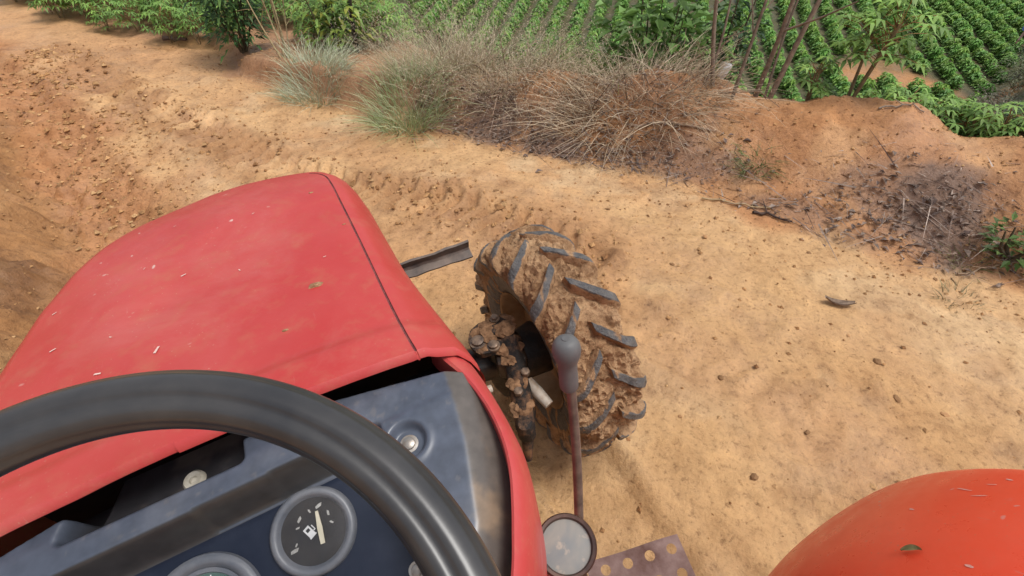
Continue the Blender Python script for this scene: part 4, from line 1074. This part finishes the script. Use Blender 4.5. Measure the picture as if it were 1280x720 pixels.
bush('dark_shrub', 305, 66, 'dark green leafy shrub at the bend of the track', 'shrub', .95, .38, 1300, .11, .03, [DEEP, DEEP * 1.6, GREEN * 1.3], 31, 7, ell=(1, 1, 1), base=.1)
bush('yellow_shrub', 428, 62, 'yellow-green leafy shrub around the dark stakes', 'shrub', .55, .36, 420, .13, .04, [GREEN, LIME * 1.2, (.30, .30, .04)], 32, 5)
bush('broadleaf_vine', 820, 45, 'broad-leaved climbing vine mound behind the dry brush', 'vine', 1.15, .50, 520, .13, .10, [GREEN * .9, GREEN * 1.5, (.17, .30, .08)], 33, 6, ell=(1.2, 1, 1), back=.7)
bush('leafy_shrub', 890, 40, 'dark leafy shrub behind the leafless shrub', 'shrub', .9, .22, 300, .08, .035, [DEEP * .8, DEEP, GREEN], 34, 5, back=.6)
bush('leafy_weed', 1262, 325, 'green leafy weed beside the dark twig pile', 'weed', .16, .16, 130, .06, .03, [GREEN, (.12, .17, .05)], 35, 4, droop=.1)
bush('undergrowth', 690, 66, 'mixed green undergrowth behind the low dry grass', 'undergrowth', .34, .45, 420, .09, .04, [DEEP, GREEN, LIME], 36, 8, ell=(1.6, .8, 1), back=.6)


def cassava_thing(px, py, seed, label, H, R, nl, lobe, cols=(GREEN * 1.3, LIME * 1.3), stems=3, group=None, back=.25):
    x, y = crest(px, back); fo, st = cassava(seed, H, R, nl, lobe, stems, cols); o = empty('cassava_plant', (x, y, zat(x, y) - .02)); tag(o, label, 'cassava plant', group)
    fo.build('foliage', [M_leaf, M_twig], o); st.build('stem', [M_leaf, M_twig], o); return o


cassava_thing(1062, 112, 51, 'tall light green cassava plant on the crest beside the leafless shrub', .62, .27, 60, .095, back=.15)
cassava_thing(1010, 100, 54, 'smaller cassava plant directly right of the leafless shrub', .32, .18, 26, .085, back=.15)
for k in range(24):
    px = 1112 + k * 8.4 + (k % 2) * 3; x, y = crest(px, .22 + .16 * (k % 3), 60)
    fo, st = cassava(60 + k, .30, .20, 30, .075, 3, (GREEN * 1.3, LIME * 1.35)); o = empty('cassava_plant', (x, y, zat(x, y) - .04)); tag(o, 'light green cassava shoot in the row behind the crest of the orange bank', 'cassava plant', 'cassava shoots behind the crest of the bank')
    fo.build('foliage', [M_leaf, M_twig], o); st.build('stem', [M_leaf, M_twig], o)


def sticks(name, px, py, label, cat, specs, colr, seed, cat_part='stem', back=None):
    rng = np.random.default_rng(seed); x, y = gp(px, py) if back is None else crest(px, back); z0 = zat(x, y); o = empty(name, (x, y, z0)); tag(o, label, cat)
    for (dx, dy, tx, ty, tz, r, nb) in specs:
        v = Veg(); a = np.array([dx, dy, -.08]); b = np.array([tx, ty, tz]); mid = (a + b) / 2 + rng.normal(size=3) * .04 * tz
        pts = catmull([a, mid, b], 9); v.stem(pts, r, r * .45, np.asarray(colr) * rng.uniform(.8, 1.25), 0)
        for k in range(nb):
            p = pts[rng.integers(3, 8)]; d = norm(b - a + rng.normal(size=3) * .7 * tz) * tz * rng.uniform(.2, .45); v.stem([p, p + d * .5 + rng.normal(size=3) * .02, p + d], r * .45, r * .2, np.asarray(colr) * rng.uniform(.9, 1.4), 0, 4)
        v.build(cat_part, [M_twig], o, smooth=True)
    return o


sticks('bare_shrub', 955, 112, 'leafless shrub of bare brown stems on the crest of the orange bank', 'shrub', [(-.3, .1, -.42, .3, 1.1, .016, 5), (-.22, 0, -.10, .2, 1.0, .013, 4), (-.05, .05, .0, .2, 1.25, .018, 5), (.02, 0, .32, .15, 1.15, .019, 6), (-.4, .1, -.3, .35, .7, .010, 3), (.0, 0, .18, .3, 1.0, .010, 3)], (.19, .14, .105), 41, back=.05)
sticks('wooden_stake', 440, 66, 'thick upright dark stake in the yellow-green shrub', 'stake', [(.05, 0, .03, .1, 1.1, .022, 0)], (.035, .03, .028), 42, 'pole')
sticks('wooden_stake', 432, 66, 'thinner leaning dark stake in the yellow-green shrub', 'stake', [(-.06, .05, -.20, .2, 1.1, .016, 1)], (.035, .03, .028), 45, 'pole')
sticks('dead_shrub', 358, 72, 'dead shrub of pale thin stems beside the dark green shrub', 'shrub', [(0, 0, -.30, .2, 1.0, .008, 5), (.02, 0, -.18, .2, 1.1, .008, 5), (0, .03, -.05, .2, 1.0, .007, 5), (-.02, 0, -.42, .2, .9, .007, 4), (.02, 0, .08, .15, .8, .006, 4)], (.34, .27, .15), 43)
o = sticks('wooden_stake', 384, 24, 'lone dark stake standing out in the field beyond the bend', 'stake', [(0, 0, -.06, .05, .95, .018, 0)], (.03, .035, .03), 44, 'pole')

# scrub on the slope at the far right
SC_ = [(13.4, 14.2, 'grey-green scrub bush nearest the end of the crop rows', [(.12, .15, .07), (.20, .21, .12)], .7), (14.1, 14.7, 'brownish scrub bush just below the bending person', [(.16, .13, .09), (.22, .18, .12), (.12, .14, .07)], .5),
       (13.2, 13.0, 'dark green scrub bush nearest the track in the right-hand scrub', [(.06, .10, .045), (.12, .15, .07)], .6), (12.0, 12.3, 'low round green bush among the ends of the crop rows', [DEEP, GREEN], .5), (15.2, 16.4, 'grey-brown scrub bush in the upper scrub beside the rows', [(.15, .14, .09), (.20, .18, .12)], .7),
       (16.6, 17.6, 'olive scrub bush at the top of the right-hand scrub', [(.11, .13, .06), (.17, .18, .09)], .8), (16.0, 15.9, 'pale olive scrub bush behind the bending person', [(.15, .17, .09), (.22, .22, .13)], .6), (14.6, 13.6, 'scrub bush at the very edge of the picture below the person', [(.09, .12, .05), (.14, .15, .09)], .5),
       (12.2, 11.5, 'dark low bush between the cassava shoots and the scrub', [DEEP, (.09, .13, .05)], .5), (18.2, 19.4, 'large green scrub bush beyond the person', [(.08, .14, .04), (.16, .22, .07)], 1.0)]
for k, (bx_, by_, lab, cols, H) in enumerate(SC_):
    bush('scrub_bush', 0, 0, lab, 'bush', H, .95, 620, .15, .055, cols, 70 + k, 9, scol=(.15, .10, .075), at=(bx_, by_))

# ------------------------------------------------------------------ loose things on the ground
def twig(px0, py0, px1, py1, r, label, cat, c, seed, name='fallen_stick', lift=.012):
    rng = np.random.default_rng(seed); a, b = gp(px0, py0), gp(px1, py1); pts = []
    for q in np.linspace(0, 1, 9):
        x = a[0] + (b[0] - a[0]) * q + rng.normal() * .008; y = a[1] + (b[1] - a[1]) * q + rng.normal() * .008; pts.append((x, y, float(terrain(x, y)) + lift))
    o0 = np.array(pts[0]); v = Veg(); v.stem(np.array(pts) - o0, r, r * .55, c, 0)
    for k in range(3):
        p = np.array(pts[2 + 2 * k]) - o0; v.stem([p, p + np.array([rng.normal() * .06, rng.normal() * .06, .02])], r * .5, r * .25, c, 0, 4)
    o = v.build(name, [M_twig], None, tuple(o0), True); tag(o, label, cat)


twig(786, 160, 888, 166, .011, 'pale fallen stick lying on the bank below the tangled grass', 'stick', (.34, .24, .17), 1)
twig(876, 250, 960, 264, .007, 'thin pale stick reaching from the track to the twig litter', 'stick', (.38, .27, .15), 2)
twig(935, 266, 988, 279, .009, 'dark broken stick at the foot of the orange bank', 'stick', (.08, .055, .045), 3)
twig(1005, 122, 1120, 140, .009, 'brown stick lying along the crest of the bank', 'stick', (.20, .12, .08), 4, lift=.006)
twig(1098, 136, 1150, 146, .006, 'grey stick poking out under the cassava shoots', 'stick', (.30, .24, .19), 5)
twig(205, 50, 232, 52, .03, 'dark flat piece of wood at the edge of the bend', 'wood', (.17, .12, .10), 6, 'wood_piece')
twig(1195, 345, 1275, 330, .005, 'thin dry stalk lying below the leafy weed', 'stick', (.30, .21, .14), 7)
# curled piece of bark
bx, by = gp(1046, 382); bk = MB(); rows = []
for q in np.linspace(0, 1, 9):
    rows.append([((q - .5) * .13, .022 * math.sin(s) * math.sin(math.pi * (.15 + .7 * q)), .012 - .010 * math.cos(s) + .02 * (2 * q - 1) ** 2) for s in np.linspace(-1.9, 1.3, 7)])
o = bk.grid(np.array(rows)).grid(np.array(rows) * np.array([1, .9, .9]) + np.array([0, 0, .002]), flip=True).build('bark_piece', [plain('bark', (.10, .065, .045), (.27, .19, .13), 40, .85)], None, loc=(bx, by, float(terrain(bx, by)) + .003)); o.rotation_euler = (0, 0, -.25)
tag(o, 'curled piece of dark bark lying alone on the open track', 'bark')
# scraps of litter caught in the dry brush
x, y = crest(901, .1); s = MB().box((.075, .04, .12), TM((0, 0, .09), (0, 1, 0), .3), .014).jitter(.03, 22, 4).build('plastic_scrap', [plain('scrap_white', (.62, .62, .62), (.75, .75, .74), 20, .5)], None, loc=(x, y, zat(x, y)))
tag(s, 'white plastic scrap caught among the leafless shrub', 'litter')


def lump(rng, r):
    bm = bmesh.new(); bmesh.ops.create_icosphere(bm, subdivisions=2, radius=1); q = rng.uniform(0, 9, 3)
    for v in bm.verts:
        k = 1 + .7 * float(vnoise(v.co.x * 1.6 + q[0] + v.co.z, v.co.y * 1.6 + q[1] - v.co.z, 2)); v.co = v.co * k; v.co.z *= .5; v.co.x *= 1 + .4 * q[0] / 9
    me = bpy.data.meshes.new('dirt_clod'); bm.to_mesh(me); bm.free(); n = len(me.vertices); a = me.color_attributes.new('col', 'FLOAT_COLOR', 'POINT')
    c = np.ones((n, 4), np.float32); c[:, :3] = np.array([.36, .20, .095]) * rng.uniform(.6, 1.25); a.data.foreach_set('color', c.ravel()); me.materials.append(M_clod)
    return me


cr = np.random.default_rng(77); LM = [lump(cr, 1) for _ in range(6)]
big = [(528, 214), (1094, 455), (1072, 314), (722, 193), (1168, 350), (1010, 318), (800, 405), (902, 470), (850, 520), (1180, 520), (1010, 540), (940, 600), (1120, 500), (465, 300), (560, 285), (880, 300), (840, 330), (620, 240), (380, 175), (330, 185), (440, 165), (355, 205), (215, 195), (205, 215), (185, 170), (228, 240), (170, 200), (195, 250), (160, 150), (140, 130), (270, 145), (300, 165), (980, 350), (1060, 420), (760, 260)]
for k, (px, py) in enumerate(big):
    x, y = gp(px, py); s = cr.uniform(.006, .013) * (1.7 if k in (0, 1) else 1); o = link('dirt_clod', LM[k % 6], None, (x, y, float(terrain(x, y)) + s * .25)); o.scale = (s * cr.uniform(.9, 1.5), s, s); o.rotation_euler = (0, 0, cr.uniform(0, 6.28))
    tag(o, 'small brown clod of earth lying loose on the track or in its ditch', 'clod', 'loose clods on the track')
# crumbs nobody could count
n = 32000; x = cr.uniform(-4.8, 3.6, n); y = cr.uniform(.5, 5.6, n)
d, _, _ = polydist(x, y, EDGE); b, _, _ = polydist(x, y, BANK); t, _, al = polydist(x, y, TRACK)
pr = .11 + .4 * (b > -.1) + .7 * np.exp(-(t / .35) ** 2) + 1.6 * np.exp(-((b + .35) / .3) ** 2) + .7 * np.exp(-(d / .35) ** 2) + .5 * (d > .2); pr *= .35 + 1.3 * np.clip(fbm(x * 1.6, y * 1.6, 3, 99) + .35, 0, 1)
k = (cr.random(n) < pr) & (b < 1.3) & (d < 1.4); x, y = x[k], y[k]; n = len(x); z = terrain(x, y); bb, _, _ = polydist(x, y, BANK); dt = np.exp(-((bb + .35) / .3) ** 2); s = (.0028 + .009 * cr.random(n) ** 3.2) * (1 + 1.8 * dt * cr.random(n) + 1.9 * np.exp(-(t[k] / .25) ** 2) * cr.random(n))
oc = np.array([(1, 0, 0), (0, 1, 0), (-1, 0, 0), (0, -1, 0), (0, 0, .7), (0, 0, -.7)]); of = np.array([(0, 1, 4), (1, 2, 4), (2, 3, 4), (3, 0, 4), (1, 0, 5), (2, 1, 5), (3, 2, 5), (0, 3, 5)])
a = cr.uniform(0, 6.28, n); c_, s_ = np.cos(a)[:, None], np.sin(a)[:, None]; Q_ = oc[None] * cr.uniform(.6, 1.5, (n, 6, 1)); Vx = Q_[..., 0] * c_ - Q_[..., 1] * s_; Vy = Q_[..., 0] * s_ + Q_[..., 1] * c_
Vc_ = np.stack([Vx, Vy, Q_[..., 2]], -1) * s[:, None, None] + np.column_stack([x, y, z + s * .25])[:, None]
Cc_ = np.repeat(rcol(n, [(.25, .125, .055), (.40, .22, .095), (.50, .31, .15)], cr), 6, 0)
o = link('soil_crumbs', np_mesh('soil_crumbs', Vc_.reshape(-1, 3), (of[None] + 6 * np.arange(n)[:, None, None]).reshape(-1, 3), M_clod, None, False, Cc_)); tag(o, 'fine crumbs of soil strewn over the track and its banks', 'soil crumbs', kind='stuff')
# leaf and twig litter
v = Veg(); P = []
for cx0, cy0, rx, ry, s in LITTER:
    k = int(2600 * rx * ry * s / .1 * .33); a = R_(-25); p = cr.normal(size=(k, 2)) * np.array([rx, ry]) * .62; P.append(np.column_stack([cx0 + p[:, 0] * math.cos(a) - p[:, 1] * math.sin(a), cy0 + p[:, 0] * math.sin(a) + p[:, 1] * math.cos(a)]))
P = np.concatenate(P); P = P[cr.permutation(len(P))]; z = terrain(P[:, 0], P[:, 1]); k = len(P); P = np.column_stack([P, z + .004 + .02 * cr.random(k)]); a = cr.uniform(0, 6.28, k)
D = np.column_stack([np.cos(a), np.sin(a), cr.normal(0, .22, k)])
lc_ = rcol(k, [(.10, .068, .058), (.20, .145, .12), (.27, .20, .155), (.34, .27, .225)], cr); h = k // 2
v.leaves(P[:h], D[:h], (lw := .012 + .048 * cr.random(h) ** 2.0), lw * cr.uniform(.28, .6, h), lc_[:h], .0, .4); v.blades(P[h:], D[h:], .04 + .32 * cr.random(k - h) ** 2.5, .0025 + .008 * cr.random(k - h) ** 2, lc_[h:] * 1.15, .05, 3, rng=cr)
o = v.build('leaf_litter', [M_twig]); tag(o, 'dark dead leaves and twigs scattered along the foot of the bank', 'leaf litter', kind='stuff')

# ------------------------------------------------------------------ person far off at the right edge
def person():
    x, y = gp(1277, 74); z = zat(x, y); o = empty('person', (x, y, z), R_(-85)); tag(o, 'person in blue cap and pinkish shirt bending over in the scrub at the field edge', 'person')
    # bending forward over the crop, arms hanging down
    J = {'pel': (0, .04, .90), 'spn': (0, -.12, 1.02), 'chs': (0, -.30, 1.12), 'nek': (0, -.43, 1.15), 'hed': (0, -.55, 1.16), 'top': (0, -.64, 1.17)}
    E = [('pel', 'spn'), ('spn', 'chs'), ('chs', 'nek'), ('nek', 'hed'), ('hed', 'top')]; Rr = {'pel': .14, 'spn': .13, 'chs': .14, 'nek': .06, 'hed': .095, 'top': .075}
    for s, nme in ((-1, 'a'), (1, 'b')):
        J.update({'hip' + nme: (.10 * s, .04, .84), 'kne' + nme: (.12 * s, -.06, .46), 'ank' + nme: (.12 * s, .02, .08), 'toe' + nme: (.13 * s, -.16, .03), 'sho' + nme: (.18 * s, -.34, 1.09), 'elb' + nme: (.21 * s, -.40, .82), 'wri' + nme: (.17 * s, -.48, .60), 'hnd' + nme: (.15 * s, -.52, .52)})
        E += [('pel', 'hip' + nme), ('hip' + nme, 'kne' + nme), ('kne' + nme, 'ank' + nme), ('ank' + nme, 'toe' + nme), ('chs', 'sho' + nme), ('sho' + nme, 'elb' + nme), ('elb' + nme, 'wri' + nme), ('wri' + nme, 'hnd' + nme)]
        Rr.update({'hip' + nme: .10, 'kne' + nme: .065, 'ank' + nme: .045, 'toe' + nme: .035, 'sho' + nme: .068, 'elb' + nme: .048, 'wri' + nme: .034, 'hnd' + nme: .038})
    ks = list(J); me = bpy.data.meshes.new('body'); me.from_pydata([J[k] for k in ks], [(ks.index(a), ks.index(b)) for a, b in E], [])
    skin = plain('skin', (.30, .17, .11), (.36, .21, .14), 10, .6); shirt = plain('pink_shirt', (.50, .30, .29), (.60, .38, .36), 12, .85); trous = plain('dark_trousers', (.07, .075, .09), (.12, .12, .13), 12, .9); cap = plain('blue_cap', (.07, .12, .33), (.10, .16, .40), 20, .8)
    for mt in (skin, shirt, trous): me.materials.append(mt)
    b = link('body', me, o); md = b.modifiers.new('skin', 'SKIN'); 
    for i, k in enumerate(ks): me.skin_vertices[0].data[i].radius = (Rr[k], Rr[k])
    me.skin_vertices[0].data[0].use_root = True
    sd = b.modifiers.new('sub', 'SUBSURF'); sd.levels = 2; sd.render_levels = 2
    dg = bpy.context.evaluated_depsgraph_get(); m2 = bpy.data.meshes.new_from_object(b.evaluated_get(dg)); b.modifiers.clear(); b.data = m2; m2.materials.clear()
    for mt in (skin, shirt, trous): m2.materials.append(mt)
    for p in m2.polygons:
        c = p.center; p.use_smooth = True
        p.material_index = 0 if (c.y < -.46 and (c.z > 1.0 or c.z < .66)) else (2 if (c.z < .98 and c.y > -.22) else 1)
    MB().lathe([(.112, .0), (.114, .03), (.104, .075), (.07, .105), (0, .115)], (0, -.585, 1.175), (0, -.55, .83), 24).lathe([(.0, 0.0), (.115, .004), (.16, -.004)], (0, -.615, 1.165), (0, -.75, .66), 20).build('cap', [cap], o)
    fm_ = MB().tube([(0, -.640, 1.09), (0, -.655, 1.06), (0, -.63, 1.055)], [.012, .018, .012], 8)
    for s in (-1, 1): fm_.lathe([(0, .01), (.012, .006), (.014, 0)], (.035 * s, -.635, 1.10), (0, -.6, -.8), 10, 1); fm_.tube([(.098 * s, -.57, 1.19), (.108 * s, -.56, 1.16), (.096 * s, -.55, 1.13)], [.01, .016, .008], 8)
    fm_.tube([(-.025, -.590, 1.065), (0, -.596, 1.060), (.025, -.590, 1.065)], [.004, .007, .004], 8, 1); fm_.build('face', [skin, plain('features', (.04, .02, .02), (.10, .04, .04), 20, .6)], o)


person()

# ------------------------------------------------------------------ leaf on the fender, placed on the sheet itself
bpy.context.view_layer.update()
dg = bpy.context.evaluated_depsgraph_get()
fi = fend.matrix_world.inverted(); o_ = fi @ Vector(CAM); d_ = (fi.to_3x3() @ Vector(ray(1141, 690))).normalized()
hit, p_, nrm, _ = fend.ray_cast(o_, d_)
if hit:
    nn = Vector(nrm)
    if nn.dot(d_) > 0: nn = -nn
    M4 = fend.matrix_world @ (Matrix.Translation(p_ + nn * .001) @ nn.to_track_quat('Z', 'X').to_matrix().to_4x4())
    me = LEAF.mesh('dry_leaf', [plain('olive_leaf', (.20, .19, .07), (.30, .27, .12), 60, .7)]); lo = link('dry_leaf', me); lo.matrix_world = M4 @ Matrix.Scale(.75, 4) @ Matrix.Rotation(.25, 4, 'Z')
    tag(lo, 'small olive green leaf lying on the orange-red fender', 'leaf')
# pale scuffs rubbed into the fender's paint
cr = np.random.default_rng(12); M_scuff = plain('scuff_pale', (.78, .36, .28), (.80, .50, .42), 120, .6)
for (px, py, L, W) in ((1205, 612, .034, .0024), (1225, 620, .026, .002), (1140, 637, .014, .003), (1262, 600, .014, .003), (1100, 632, .008, .002), (1212, 708, .012, .004), (1240, 606, .018, .002)):
    d_ = (fi.to_3x3() @ Vector(ray(px, py))).normalized(); hit, p_, nrm, _ = fend.ray_cast(o_, d_)
    if not hit: continue
    nn = Vector(nrm); nn = -nn if nn.dot(d_) > 0 else nn
    Mq = Matrix.Translation(p_) @ nn.to_track_quat('Z', 'X').to_matrix().to_4x4(); an = cr.uniform(-.3, .3); ring = []
    for k in range(12):
        t = k / 12 * 2 * math.pi; r = 1 + .5 * float(vnoise(math.cos(t) * 2 + px, math.sin(t) * 2 + py, 3)); ring.append((math.cos(t) * L * .4 * r, math.sin(t) * W * .5 * r))
    pts = []
    for u, v in [(0, 0)] + ring:
        q = Mq @ Vector((u * math.cos(an) - v * math.sin(an), u * math.sin(an) + v * math.cos(an), .02)); h2, p2, _, _ = fend.ray_cast(q, -nn); pts.append(np.array((p2 if h2 else q - nn * .02) + nn * .0006))
    MB().add(pts, [(0, 1 + k, 1 + (k + 1) % 12) for k in range(12)]).build('scuff', [M_scuff], fend)
